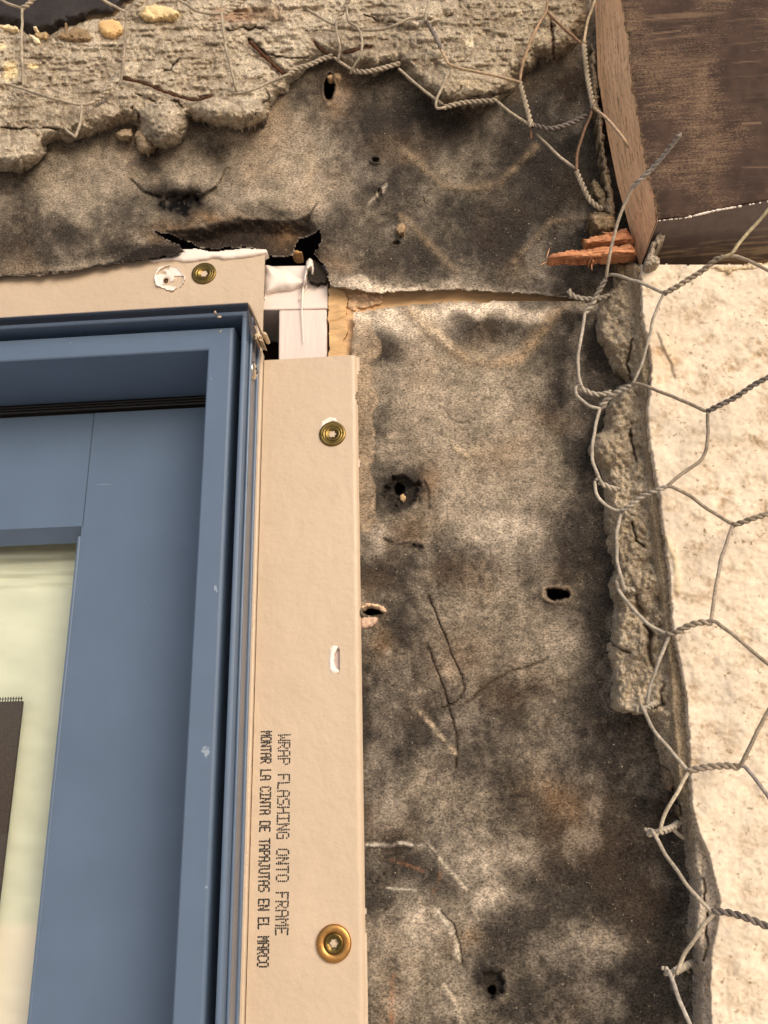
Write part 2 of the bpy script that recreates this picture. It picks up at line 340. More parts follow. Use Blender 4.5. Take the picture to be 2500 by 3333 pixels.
fs = sdf(X+jx, Y+jy*1.5, flap); k = sstep(-3, 14, fs)[..., None]
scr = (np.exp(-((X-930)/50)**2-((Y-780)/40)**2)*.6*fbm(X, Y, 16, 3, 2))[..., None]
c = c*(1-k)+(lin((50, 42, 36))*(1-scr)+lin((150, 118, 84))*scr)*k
ek = (sstep(0, 4, s))[..., None]; c = c*ek+lin((200, 186, 168))*(1-ek)*.6+lin((30, 26, 22))*(1-ek)*.4
e2 = (np.exp(-(sdf(X+jx, Y+jy, [(-300, 1000), (0, 905), (301, 870), (482, 844), (595, 823), (575, 797), (480, 812), (420, 835), (300, 862), (0, 900)])/18).clip(0, 3)*0)[..., None])
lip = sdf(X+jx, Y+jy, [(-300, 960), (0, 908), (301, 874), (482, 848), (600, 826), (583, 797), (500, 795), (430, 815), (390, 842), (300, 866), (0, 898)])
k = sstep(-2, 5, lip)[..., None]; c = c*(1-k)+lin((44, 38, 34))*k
d = 1.2+(fbm(X, Y, 330, 4, 2)-.5)*5+(fbm(X, Y, 70, 4, 5, 1.8, 1)-.5)*1.6+(fbm(X, Y, 22, 3, 7)-.5)*.5-.35*crease(X, Y)
d += 4.5*sstep(1100, 500, X)*sstep(420, 760, Y)                       # paper lifts over the window flange
d += 2.4*np.exp(-((X-500)/260)**2-((Y-715)/36)**2)+2.2*np.exp(-((X-860)/150)**2-((Y-668)/30)**2)
d -= 6.5*np.exp(-((X-585)/75)**2-((Y-655)/30)**2)                      # pulled-in staple
d += 1.6*np.exp(-(segd(X, Y, [(735, 535), (700, 600), (650, 635)])/14)**2)-1.6*np.exp(-(segd(X, Y, [(742, 550), (712, 612), (640, 650)])/8)**2)
d -= 1.3*np.exp(-(segd(X, Y, [(425, 585), (470, 628), (520, 645)])/8)**2)
d -= 5.5*sstep(0, 60, fs)                                              # paper tucks in behind the tear
d += 1.1*sum(np.exp(-(segd(X, Y, m_[0])/16)**2) for m_ in marks[:3])
for q in ((1072, 285, 17, 40, 16, 1.2), (1300, 745, 9, 9, 1, .8), (1222, 520, 12, 8, 2, 1.2), (1235, 628, 9, 16, 2, .6), (1290, 790, 12, 8, 2, .6)):
    dp, r = pit(X, Y, *q[:5], rim=q[5]); d += dp
    kk = (sstep(1.1, .7, r)*(q[4] > 5))[..., None]; c = c*(1-kk)+lin((40, 28, 20))*kk
d += -1.0*sstep(40, 0, np.abs(Y-960))*sstep(1000, 1200, X)
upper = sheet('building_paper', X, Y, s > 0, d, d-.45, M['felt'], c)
tag(upper, 'mottled black building paper torn along its lower edge above the window and the slit', 'building paper')
# lower sheet -----------------------------------------------------
lo = [(1144, 1012), (1180, 1008), (1230, 1003), (1300, 990), (1400, 983), (1500, 979), (1700, 976), (1850, 979), (2460, 980), (2460, 4200), (1010, 4200), (1010, 1190), (1146, 1175), (1140, 1120), (1150, 1060)]
X, Y = grid(1005, 975, 2450, 4150, 5)
jx = (fbm(X, Y, 20, 4, 1)-.5)*14; jy = (fbm(X, Y, 20, 4, 2)-.5)*14
s = sdf(X+jx, Y+jy, lo)
blobs = [(1750, 2850, 560, 480, -.26, 'v'), (1500, 2450, 400, 200, -.12, 'v'), (1560, 1075, 130, 50, -.75, 'v'), (1260, 1120, 70, 90, -.75, 'v'), (1330, 1220, 90, 70, -.3, 'v'), (1890, 1150, 70, 200, -.75, 'v'), (1900, 1480, 80, 170, -.8, 'v'), (1830, 1440, 80, 60, -.5, 'v'), (1220, 1380, 60, 100, -.35, 'v'),  # dark blobs on the right paint the stucco's shadow along with stains
         (1780, 1330, 60, 30, -.4, 'v'), (1480, 1330, 230, 160, .5, 'v'), (1500, 1560, 250, 120, .5, 'v'), (1420, 1440, 120, 50, .2, 'v'), (1185, 1280, 40, 200, .3, 'v'), (1170, 1060, 30, 60, .5, 'w'), (1178, 1600, 30, 190, -.35, 'v'),
         (1850, 1760, 90, 120, -.8, 'v'), (1740, 1830, 80, 60, -.45, 'v'), (1510, 1830, 90, 70, -.3, 'v'), (1650, 1730, 110, 50, .5, 'w'), (1560, 1700, 90, 50, .3, 'v'), (1250, 1880, 90, 90, -.5, 'v'), (1330, 2080, 90, 90, -.6, 'v'),
         (1195, 1850, 40, 60, -.45, 'v'), (1800, 2020, 110, 110, .55, 'v'), (1830, 2100, 60, 60, .25, 'w'), (1600, 1980, 160, 120, .3, 'v'), (1560, 2150, 140, 90, .3, 'v'), (1950, 2080, 70, 230, -.9, 'v'), (1960, 2330, 130, 130, -.85, 'v'), (1720, 2240, 90, 40, -.35, 'v'),
         (1220, 2260, 80, 130, -.35, 'v'), (1250, 2490, 90, 140, -.6, 'v'), (1320, 2420, 120, 60, -.2, 'v'), (1480, 2390, 50, 30, -.6, 'v'), (2080, 2560, 150, 130, -.6, 'v'), (1850, 2500, 120, 90, -.35, 'v'), (1640, 2420, 130, 80, .25, 'v'),
         (1560, 2560, 110, 90, .25, 'v'), (1730, 2600, 60, 26, -.3, 'v'), (1270, 2800, 130, 75, -.95, 'v'), (1380, 2880, 90, 50, -.6, 'v'), (1230, 2950, 60, 60, -.4, 'v'), (1340, 3080, 120, 120, .5, 'v'), (1300, 3260, 130, 90, .15, 'v'), (1610, 2925, 60, 50, .55, 'w'), (1700, 3030, 70, 60, -.4, 'v'),
         (1500, 3060, 60, 60, .25, 'v'), (1950, 2800, 200, 90, -.35, 'v'), (2080, 2900, 120, 130, -.6, 'v'), (1980, 3060, 70, 50, .55, 'v'), (2040, 3110, 60, 30, .35, 'v'), (1900, 3150, 120, 60, -.65, 'v'), (2060, 3270, 210, 130, -.9, 'v'), (1780, 3260, 90, 80, -.2, 'v'),
         (1560, 3220, 130, 70, .3, 'v'), (1600, 3190, 40, 55, -.8, 'v'), (1700, 3300, 50, 30, -.7, 'v'), (1310, 1602, 62, 52, -1.0, 'v'),
         (1500, 2130, 110, 90, .35, 'o'), (1300, 1720, 90, 40, .4, 'o'), (1240, 2110, 50, 60, .6, 'o'), (1200, 1900, 60, 60, .3, 'o'), (1830, 2570, 120, 60, .6, 'o'), (1900, 2720, 160, 90, .4, 'o'), (1540, 3060, 60, 50, .6, 'o'), (1820, 1380, 80, 40, .4, 'o'), (1390, 1590, 30, 60, .5, 'o'),
         (1620, 1000, 330, 26, 1.1, 'w'), (1240, 1020, 100, 40, 1.2, 'w'), (1430, 1080, 60, 60, .25, 'w'), (1215, 1725, 35, 50, .45, 'w'), (1560, 2790, 110, 60, .3, 'w'), (1350, 3020, 70, 70, .3, 'w'), (1740, 2760, 60, 50, .35, 'w'), (1300, 2640, 60, 60, .25, 'w')]
g2 = (172, 146, 116)
marks = [([(1330, 1010), (1400, 1075), (1510, 1165), (1600, 1180), (1690, 1165), (1790, 1030), (1830, 1000)], 20, g2, .8), ([(1350, 1030), (1470, 1130)], 14, (206, 186, 160), .6),
         ([(1395, 1935), (1420, 2000), (1455, 2080), (1482, 2150), (1508, 2215), (1512, 2240), (1500, 2268), (1478, 2284), (1440, 2300)], 3.2, (40, 30, 22), 1.3), ([(1392, 2105), (1428, 2190), (1452, 2260), (1478, 2360), (1488, 2400), (1484, 2500)], 3.5, (40, 30, 22), 1.2),
         ([(1520, 2285), (1590, 2225), (1660, 2185), (1780, 2145)], 3.5, (58, 44, 30), 1.1), ([(1640, 2290), (1700, 2250), (1800, 2225), (1880, 2205)], 4, (50, 38, 28), .6), ([(1390, 1900), (1400, 1950)], 10, (40, 32, 26), .5), ([(1396, 2110), (1412, 2150)], 9, (40, 32, 26), .6),
         ([(1370, 2320), (1425, 2385), (1480, 2450)], 8, (196, 174, 146), .8), ([(1460, 2360), (1500, 2385)], 16, (58, 42, 34), .9),
         ([(1379, 2738), (1430, 2790), (1483, 2853), (1517, 2890)], 7, (186, 172, 152), 1), ([(1372, 2732), (1425, 2790)], 4, (36, 28, 24), .8), ([(1448, 3205), (1480, 3260), (1505, 3330)], 8, (190, 174, 152), .9),
         ([(1422, 2966), (1462, 3006), (1486, 3060), (1490, 3120)], 11, (212, 198, 176), .9), ([(1436, 2964), (1478, 3006), (1500, 3070), (1503, 3135)], 4, (40, 30, 24), 1), ([(1275, 2800), (1320, 2815), (1374, 2834)], 6, (142, 96, 66), .5), ([(1436, 2842), (1425, 2880), (1400, 2912)], 5, (142, 96, 66), .5),
         ([(1195, 2748), (1270, 2752), (1300, 2742), (1380, 2750)], 5, (206, 194, 176), .9), ([(1195, 2760), (1250, 2764), (1330, 2758)], 4, (28, 24, 22), .7), ([(1260, 2890), (1350, 2898)], 3, (196, 186, 170), .7), ([(1280, 3180), (1275, 3330)], 7, (150, 90, 56), .6),
         ([(1475, 1460), (1510, 1490), (1560, 1480), (1620, 1475)], 5, (70, 52, 36), .8), ([(1480, 1455), (1520, 1480), (1580, 1475)], 9, (196, 172, 142), .6), ([(1380, 1562), (1396, 1600), (1400, 1650)], 5, (34, 27, 22), 1),
         ([(1290, 1775), (1335, 1765)], 3, (30, 24, 20), 1), ([(1338, 1768), (1372, 1778)], 9, (30, 24, 20), 1.2), ([(1366, 1775), (1358, 1800)], 6, (34, 27, 22), .8), ([(1252, 1752), (1275, 1765)], 8, (30, 24, 20), 1),
         ([(1500, 1880), (1512, 1915)], 3, (44, 32, 26), .8), ([(1436, 1975), (1455, 1990)], 3, (44, 32, 26), .8), ([(1660, 1368), (1690, 1362)], 5, (70, 56, 42), .8)]
c = feltcol(X, Y, blobs, marks)
# strip of dried mortar along the left edge
ms = sdf(X+(fbm(X, Y, 60, 4, 3)-.5)*60, Y, [(1130, 1030), (1222, 1040), (1230, 1160), (1212, 1250), (1236, 1290), (1212, 1330), (1210, 1480), (1230, 1700), (1190, 1740), (1130, 1700)])
k = (sstep(-1, 6, ms)*(.35+.5*fbm(X, Y, 30, 3, 5)))[..., None]; c = c*(1-k)+lin((165, 143, 118))*k
d = -.6+(fbm(X, Y, 420, 4, 4)-.5)*4+(fbm(X, Y, 80, 4, 5)-.5)*1.3+(fbm(X, Y, 20, 3, 7)-.5)*.45-.35*crease(X, Y)+.5*sstep(0, 12, ms)*fbm(X, Y, 12, 2, 3)
d += 1.2*np.exp(-(segd(X, Y, marks[0][0])/18)**2)
for pts, wd, _c, st in marks[2:6]: d -= .45*np.exp(-(segd(X, Y, pts)/5)**2)
d += .7*np.exp(-(segd(X, Y, marks[13][0])/14)**2)
cav = [(1310, 1600, 62, 54, 3.5, .5, .55), (1300, 1592, 16, 20, 9, 0, .3), (1812, 1934, 38, 22, 18, 1.4, .38), (1214, 1990, 32, 12, 14, 1.8, .3), (1604, 3198, 36, 46, 3, .5, .6), (1602, 3222, 14, 14, 14, 0, .2)]
for q in cav:
    dp, r = pit(X, Y, *q[:5], rim=q[5], jag=q[6]); d += dp
    if q[4] > 8: kk = sstep(1.05, .75, r)[..., None]; c = c*(1-kk)+lin((58, 42, 32))*kk
    if q[5] > 1: kk = (np.exp(-((r-1.25)/.28)**2)*(.8 if q[0] < 1500 else .3)*sstep(2000, 1900, Y+0*X+(q[0] > 1500)*-60+30))[..., None]; c = c*(1-kk)+lin((206, 170, 140) if q[0] < 1500 else (190, 164, 134))*kk
for q in ((1310, 1602, 66, 58), (1604, 3200, 40, 50)):
    r = np.sqrt(((X-q[0])/q[2])**2+((Y-q[1])/q[3])**2)+(fbm(X, Y, 24, 3, 3)-.5)*.5; r = r+(fbm(X, Y, 40, 3, 6)-.5)*.8; kk = (sstep(1.25, .7, r)*.85)[..., None]; c = c*(1-kk)+lin((42, 37, 33))*kk
d += .5*sstep(0, 20, ms*0+sdf(X+jx, Y+jy, [(1140, 2960), (1400, 2950), (1462, 3006), (1486, 3060), (1490, 3140), (1440, 3230), (1400, 3700), (1140, 3700)]))
lower = sheet('building_paper', X, Y, s > 0, d, d-.5, M['felt'], c)
tag(lower, 'grey and brown mottled building paper with nail holes between window flange and stucco edge', 'building paper')
# small torn things at the holes
def fuzz(poly, col_, d0, label, name='torn_fibre', cat='paper fibre', h=1.2, mat='chip'):
    return tag(lump(name, poly, M[mat], d0, h, 8, 2.5, (.5, 9, 3), (4, 9), col_, back=d0-2), label, cat)
fuzz([(1062, 243), (1082, 236), (1108, 238), (1114, 258), (1100, 262), (1088, 250), (1076, 262), (1064, 254)], (206, 172, 132), 1.5, 'pale torn fibre curl above the round nail hole under the mortar')
fuzz([(1300, 1612), (1314, 1606), (1322, 1618), (1314, 1636), (1304, 1628)], (190, 158, 118), -3, 'tan fibre scrap in the large black nail dent')
fuzz([(1172, 1975), (1192, 1962), (1222, 1962), (1252, 1974), (1262, 1990), (1246, 1996), (1232, 1980), (1200, 1976), (1182, 1990)], (212, 178, 144), .2, 'pink torn paper lip over the hole beside the flange')
fuzz([(1172, 2012), (1200, 2002), (1232, 2008), (1226, 2032), (1190, 2048), (1174, 2044)], (202, 170, 146), .2, 'pink crumbly paper scrap under the hole beside the flange')
fuzz([(1292, 728), (1312, 722), (1324, 738), (1316, 758), (1298, 764), (1286, 748)], (168, 142, 112), 1.5, 'small tan mortar crumb stuck to the upper paper', 'mortar_crumb', 'crumb', 2.5, 'mortar')

# ------------------------------------------------------------------ window
WX = PX(836, 1281, 2.)                     # outer side of the frame
WZT = PZ(700, 1014, 22.)                   # top of the frame
LX, BZ = -.30, -.22
win = thing('window', 'slate blue aluminium window corner with tan nailing flanges', 'window', (WX, 0, BZ))
def hx(px, d): return PX(px, 1281, d)
# profile swept round the corner (vertical jamb + mitred head): list of (inset from outer edge in m, depth mm)
def sweep(name, prof, m, top_off=0., smooth=False):
    V = []; Fs = []
    for (i, dd) in prof:
        y = -dd*1e-3
        V += [(WX-i, y, BZ), (WX-i, y, WZT-i), (LX, y, WZT-i)]
    for k in range(len(prof)-1):
        a_, b_ = 3*k, 3*k+3
        Fs += [(a_, b_, b_+1, a_+1), (a_+1, b_+1, b_+2, a_+2)]
    return mesh(name, V, Fs, m, win, smooth)
def rnd(i0, d0, i1, d1, n=4):   # quarter round
    out = []
    for k in range(n+1):
        t = k/n*math.pi/2; out.append((i0+(i1-i0)*(1-math.cos(t)), d0+(d1-d0)*math.sin(t)))
    return out
bead_i = WX-hx(795, 22); g0 = WX-hx(776, 22); g1 = WX-hx(748, 20); face_i = WX-hx(668, 20)
off = bead_i
prof = [(0, 2), (0, 9)]+rnd(0, 9, .0006, 9.8)+[(.0012, 9.8), (.0012, 16)]+rnd(.0004, 16, .0016, 22, 5)
prof = [(0, 2), (0, 20.8)]+rnd(0, 20.8, .0012, 22)
gi = g0-off; ge = g1-off; fi = face_i-off
prof += [(gi-.0006, 22)]+[(gi-.0002, 21.8), (gi, 21.2), (gi+.0002, 4), (ge-.0002, 4)]+rnd(ge-.0002, 18.6, ge+.001, 20)+[(fi-.0005, 20), (fi, 19.6)]
# head reveal runs back and down to the gasket
frame = sweep('frame', prof, M['blue'], smooth=False)
side = mesh('side_channel', [(WX+.0003, -.0065, BZ), (WX+.0003, -.0065, WZT-.001), (WX+.0003, -.0165, WZT-.001), (WX+.0003, -.0165, BZ)], [(0, 1, 2, 3)], M['blueside'], win, False)
box('side_rib', (WX+.0001, -.0062, BZ), (WX+.0013, -.0045, WZT-.0005), M['blue'], win, .0004)
box('side_rib', (WX+.0001, -.0178, BZ), (WX+.0011, -.0165, WZT-.0005), M['blue'], win, .0004)
inX = WX-fi; inZ = WZT-fi
SD = -14.                                     # sash front
zb = PZ(560, 1292, SD); zs = PZ(560, 1331, SD)
mesh('head_reveal', [(LX, -.0196, inZ), (inX, -.0196, inZ), (inX, .004, inZ-.0012), (LX, .004, inZ-.0012), (inX, -SD*1e-3, zb), (LX, -SD*1e-3, zb)],
     [(0, 1, 2, 3), (3, 2, 4, 5)], M['blue'], win, False)
mesh('jamb_reveal', [(inX, -.0196, BZ), (inX, -.0196, inZ), (inX-.0004, .02, inZ), (inX-.0004, .02, BZ)], [(0, 1, 2, 3)], M['blue'], win, False)
gs = box('gasket', (LX, -SD*1e-3+.001, zs-.002), (inX, .03, zb+.0005), M['gasket'], win, 0)
for k in range(3):
    zz = zb-(k+.6)*(zb-zs)/3.4
    box('gasket_lip', (LX, -SD*1e-3-.0005-.0008*k, zz-.0005), (inX-.0006, -SD*1e-3+.002, zz+.0005), M['gasket'], gs, .0003)
# sash
gx = PX(277, 1790, -22.); gz = PZ(150, 1772, -22.)
bx_ = gx+.0012; bz_ = PZ(150, 1716, SD)
seam = PX(308, 1340, SD)
y0 = -SD*1e-3
st_ = mesh('sash_stile', [(seam, y0, zs), (inX+.004, y0, zs), (inX+.004, y0, BZ), (bx_, y0, BZ), (bx_, y0, bz_), (seam, y0, bz_+(.0)), (gx, y0+.008, BZ), (gx, y0+.008, gz), (seam, y0+.002, zs), (inX, y0+.003, zs+.0001)],
     [(0, 1, 2, 3, 4, 5), (3, 6, 7, 4)], M['blue'], win, False)
rl = mesh('sash_rail', [(LX, y0+.00025, zs), (seam-.0002, y0+.00025, zs), (seam-.0002, y0+.00025, bz_), (LX, y0+.00025, bz_), (LX, y0+.008, gz), (gx, y0+.008, gz), (bx_-.0002, y0+.00025, bz_), (bx_-.0002, y0+.00025, bz_)],
     [(0, 1, 2, 3), (3, 6, 5, 4)], M['blue'], win, False)
mesh('seam', [(seam-.00016, y0-.00004, zs), (seam+.00005, y0-.00004, zs), (seam+.00005, y0-.00004, bz_), (seam-.00016, y0-.00004, bz_)], [(0, 1, 2, 3)], M['gasket'], rl, False)
box('glazing_bead', (gx-.0001, y0-.0003, BZ), (gx+.0013, y0+.006, gz+.0005), M['blue'], win, .0004)
# small scratches on the sash and header
sm = M['steel']
def quadstrip(name, pts, wd, dd, m, parent):
    V = []; Fs = []
    for i, (a, b) in enumerate(pts):
        j = min(i+1, len(pts)-1); k = max(i-1, 0); tx, ty = pts[j][0]-pts[k][0], pts[j][1]-pts[k][1]; L = math.hypot(tx, ty)+1e-9
        ww = wd*(1 if 0 < i < len(pts)-1 else .3); V += [P(a-ty/L*ww, b+tx/L*ww, dd), P(a+ty/L*ww, b-tx/L*ww, dd)]
    for i in range(len(pts)-1): Fs.append((2*i, 2*i+1, 2*i+3, 2*i+2))
    return mesh(name, V, Fs, m, parent, False)
# glass, a sheet behind it painted with the pane's reflections, and the screen
mesh('glass_pane', [(LX, y0+.007, gz+.002), (gx+.001, y0+.007, gz+.002), (gx+.001, y0+.007, BZ), (LX, y0+.007, BZ)], [(0, 1, 2, 3)], M['glass'], win, False)
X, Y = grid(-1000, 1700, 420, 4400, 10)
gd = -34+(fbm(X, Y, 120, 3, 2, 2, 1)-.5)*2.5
for yy, aa in ((1812, 2.5), (1842, 1.5), (1872, 2), (1908, 1.2)): gd -= 1.4*aa*np.exp(-((Y+.05*X-yy-12)/7)**2)  # ridges imitate the eave lines reflected in the pane
v = (fbm(X, Y, 110, 4, 6, 2.0, 1)[..., None]-.5)*.34  # tone variation imitates reflected clouds
cc = lin((216, 218, 198))*(1+v); kk = sstep(2985, 3030, Y)[..., None]; cc = cc*(1-kk)+lin((240, 230, 212))*kk  # brighter lower part is painted sky reflection
kk = (sstep(1815, 1790, Y))[..., None]; cc = cc*(1-kk)+lin((150, 140, 96))*kk  # olive band is a painted shadow along the top of the pane
refl_sheet = sheet('reflection_sheet', X, Y, X > -9999, gd, -36, M['refl_sheet'], cc); tag(refl_sheet, 'pale cream sheet behind the glass, coloured as the sky reflected in the pane', 'painted reflection')
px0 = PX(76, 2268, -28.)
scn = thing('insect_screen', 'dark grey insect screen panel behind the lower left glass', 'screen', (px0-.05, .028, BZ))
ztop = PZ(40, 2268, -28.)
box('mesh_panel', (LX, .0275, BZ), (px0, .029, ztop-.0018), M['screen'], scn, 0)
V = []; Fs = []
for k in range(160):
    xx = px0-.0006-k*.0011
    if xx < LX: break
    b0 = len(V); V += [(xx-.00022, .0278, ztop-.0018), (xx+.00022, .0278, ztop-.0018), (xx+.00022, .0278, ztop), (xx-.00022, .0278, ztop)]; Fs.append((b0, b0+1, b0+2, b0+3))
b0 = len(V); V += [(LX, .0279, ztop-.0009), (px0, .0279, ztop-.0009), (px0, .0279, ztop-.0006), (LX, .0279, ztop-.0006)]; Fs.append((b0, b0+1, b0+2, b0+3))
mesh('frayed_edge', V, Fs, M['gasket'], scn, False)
# flanges -----------------------------------------------------------
FXR = PX(1163, 1330, 2.5)
def fincol(): pass
X0, X1 = WX+.0026, FXR
def wsheet(name, xs, zs_, dfun, keep, m, parent, back):
    Xw, Zw = np.meshgrid(xs, zs_); dd = dfun(Xw, Zw); kp = keep(Xw, Zw) if keep else np.ones(Xw.shape, bool)
    h, wd = Xw.shape; V = np.stack([Xw, -dd*1e-3, Zw], -1).reshape(-1, 3); idx = np.arange(h*wd).reshape(h, wd)
    cell = kp[:-1, :-1] & kp[1:, :-1] & kp[:-1, 1:] & kp[1:, 1:]
    q = np.stack([idx[:-1, :-1], idx[1:, :-1], idx[1:, 1:], idx[:-1, 1:]], -1)[cell]
    V2 = V.copy(); V2[:, 1] += back*1e-3
    pc = np.pad(cell, 1); c = pc[1:-1, 1:-1]; n0 = len(V); E = []
    for mm, A, B in ((c & ~pc[:-2, 1:-1], idx[:-1, :-1], idx[:-1, 1:]), (c & ~pc[2:, 1:-1], idx[1:, 1:], idx[1:, :-1]), (c & ~pc[1:-1, :-2], idx[1:, :-1], idx[:-1, :-1]), (c & ~pc[1:-1, 2:], idx[:-1, 1:], idx[1:, 1:])):
        E.append(np.stack([A[mm], B[mm]], -1))
    E = np.concatenate(E); ub, inv = np.unique(E.ravel(), return_inverse=True); inv = inv.reshape(E.shape); nb = len(ub)
    VV = np.concatenate([V, V[ub], V2[ub]]); sk = np.stack([inv[:, 1]+n0, inv[:, 0]+n0, inv[:, 0]+n0+nb, inv[:, 1]+n0+nb], -1)
    Q = np.concatenate([q, sk]); used, iv = np.unique(Q.ravel(), return_inverse=True)
    return mesh(name, VV[used], iv.reshape(Q.shape), m, parent, True)
ZFT = PZ(1010, 1159, 2.5)                  # top of the side flange
def side_d(x, z):
    t = np.clip((x-(X1-.0022))/.0022, 0, 1)
    return 2.7-(1-np.sqrt(1-np.minimum(t, .999)**2))*2.0+(fbm(x*1e4, z*1e4, 90, 3, 2, 1, 1.4)-.5)*.28+(fbm(x*1e4, z*1e4, 600, 2, 5)-.5)*.8
zn = PZ(1160, 1290, 2.5); zn0 = PZ(1160, 1215, 2.5)
slx, slz = P(1092, 2148, 2.5)[0], P(1092, 2148, 2.5)[2]
def side_keep(x, z):
    edge = X1+.0005+.0006*sstep(zn0-.001, zn0+.003, z)+.0004*sstep(0, -.1, z)-.0010*np.exp(-((z-zn)/.0022)**2)+(fbm(x*1e4, z*1e4, 60, 2, 3)-.5)*.0003
    slot = (np.maximum(np.abs(z-slz)-.0028, 0)**2+(x-slx)**2) < .0015**2
    return (x < edge) & ~slot
sf = wsheet('side_flange', np.arange(X0+.0002, X1+.0024, .00045), np.arange(BZ, ZFT, .0008), side_d, side_keep, M['fin'], win, .9)
V = [(WX+.0004, -.0030, BZ), (WX+.0004, -.0030, ZFT+.0012), (WX+.0004, -.0044, ZFT+.0016), (WX+.0004, -.0044, BZ)]
box('flange_hinge', (WX+.0003, -.0046, BZ), (X0-.0001, -.0008, ZFT+.0025), M['fin'], win, .0006)
FZ0 = WZT-.001; FZT = PZ(866, 816, 2.5); FXT = PX(862, 960, 2.5)
def top_d(x, z): return 2.6+(fbm(x*1e4, z*1e4, 110, 3, 3)-.5)*.22+(fbm(x*1e4, z*1e4, 700, 2, 1)-.5)*1.0-1.2*sstep(WZT+.012, WZT, z)*0
tf = wsheet('head_flange', np.arange(LX, FXT, .0008), np.arange(FZ0-.012, FZT, .0008), top_d, lambda x, z: (z > FZ0-.0015) | (x > WX+.0006), M['fin'], win, .9)
box('flange_fold', (LX, -.0046, WZT+.0001), (WX+.0016, -.0008, WZT+.0022), M['fin'], win, .0006)
# clear plastic edge strip -------------------------------------------
fz0 = PZ(400, 1088, 24.); 
film = mesh('clear_strip', [(LX, -.0247, WZT-.0050), (WX+.0006, -.0247, WZT-.0050), (WX+.0006, -.0247, WZT+.0014), (LX, -.0247, WZT+.0014), (WX+.0006, -.008, WZT+.0014), (LX, -.008, WZT+.0014),
     (WX+.0018, -.008, WZT-.012), (WX+.0018, -.0247, WZT-.012)], [(0, 1, 2, 3), (3, 2, 4, 5), (1, 7, 6, 4, 2)], M['film'], win, False)
def tube(name, pts, r, m, parent=None, seg=8, col=None, taper=None, rag=0, seed=0):
    pts = np.asarray(pts, float)
    # resample with Catmull-Rom
    out = []; n = len(pts)
    for i in range(n-1):
        p0, p1, p2, p3 = pts[max(i-1, 0)], pts[i], pts[i+1], pts[min(i+2, n-1)]
        L = np.linalg.norm(p2-p1); k = max(2, int(L/.0012))
        for j in range(k):
            t = j/k; out.append(.5*((2*p1)+(-p0+p2)*t+(2*p0-5*p1+4*p2-p3)*t*t+(-p0+3*p1-3*p2+p3)*t**3))
    out.append(pts[-1]); c_ = np.array(out)
    if r > .0004:
        k_ = np.linspace(0, 1, len(c_)); wv = np.sin(k_*math.pi)[:, None]
        c_ = c_+wv*np.stack([fbm(c_[:, 2]*1e4, c_[:, 0]*1e4, 60, 2, 1)-.5, 0*k_, fbm(c_[:, 0]*1e4, c_[:, 2]*1e4, 60, 2, 4)-.5], -1)*.0009
    return _tube(name, c_, r, m, parent, seg, col, taper, rag, seed)
def ring_tube(c_, r, seg, taper, rag, rs):
    T = np.gradient(c_, axis=0); T /= np.linalg.norm(T, axis=1)[:, None]+1e-12
    up_ = np.array([.13, 1, .07]); V = []
    n = len(c_)
    for i in range(n):
        s1 = np.cross(T[i], up_); s1 /= np.linalg.norm(s1)+1e-9; s2 = np.cross(T[i], s1)
        rr = r*(1 if taper is None else taper(i/(n-1)))*(1+rag*(rs.rand()-.5))
        if i in (0, n-1): rr *= .55
        for k in range(seg):
            a_ = 2*math.pi*k/seg; V.append(c_[i]+rr*(math.cos(a_)*s1+math.sin(a_)*s2))
    Fs = []
    for i in range(n-1):
        for k in range(seg):
            Fs.append((i*seg+k, i*seg+(k+1) % seg, (i+1)*seg+(k+1) % seg, (i+1)*seg+k))
    Fs.append(tuple(range(seg))[::-1]); Fs.append(tuple((n-1)*seg+k for k in range(seg)))
    return V, Fs
def _tube(name, c_, r, m, parent, seg, col, taper, rag, seed):
    rs = np.random.RandomState(seed+7); V, Fs = ring_tube(c_, r, seg, taper, rag, rs)
    cc = None
    if col is not None: cc = np.tile(lin(col), (len(V), 1))*(1+(np.repeat(fbm(c_[:, 0]*1e4, c_[:, 2]*1e4, 60, 3, 2), seg)[:, None]-.5)*.7)
    return mesh(name, V, Fs, m, parent, True, cc)
tube('strip_edge', [(LX, -.0248, WZT-.0051), (WX+.0008, -.0248, WZT-.0051)], .00022, M['film'], film)
tube('strip_edge', [(WX+.0006, -.0246, WZT+.0015), (WX+.0018, -.008, WZT-.0005), (WX+.003, -.003, WZT-.002)], .0005, M['fin'], film)
tube('strip_edge', [(LX, -.0246, WZT+.0015), (WX+.0006, -.0246, WZT+.0015)], .00025, smoothmat('taupe_plastic_edge', sc(160, 146, 138), .4), film)
cs = []
for (a, b, r_) in ((700, 1015, 6), (838, 1090, 12), (860, 1085, 9), (848, 1105, 8), (834, 1096, 9), (856, 1112, 6)):
    poly = [(a+r_*math.cos(t)*random.uniform(.5, 1.3), b+r_*math.sin(t)*random.uniform(.5, 1.3)) for t in np.arange(0, 6.28, .7)]
    lump('sealant_crumb', poly, M['chip'], 14 if b > 1050 else 25, 1.5, 6, 2.5, (.3, 8, 2), (2, 8), (214, 192, 160), parent=win, back=8 if b > 1050 else 24)
for poly in ([(707, 1028), (722, 1025), (721, 1034), (706, 1034)], [(712, 1078), (722, 1072), (724, 1074), (716, 1084)]):
    lump('tan_smudge', poly, M['chip'], 25, .15, 3, 2, (.05, 8, 2), (1, 8), (186, 164, 132), parent=win, back=24.8)
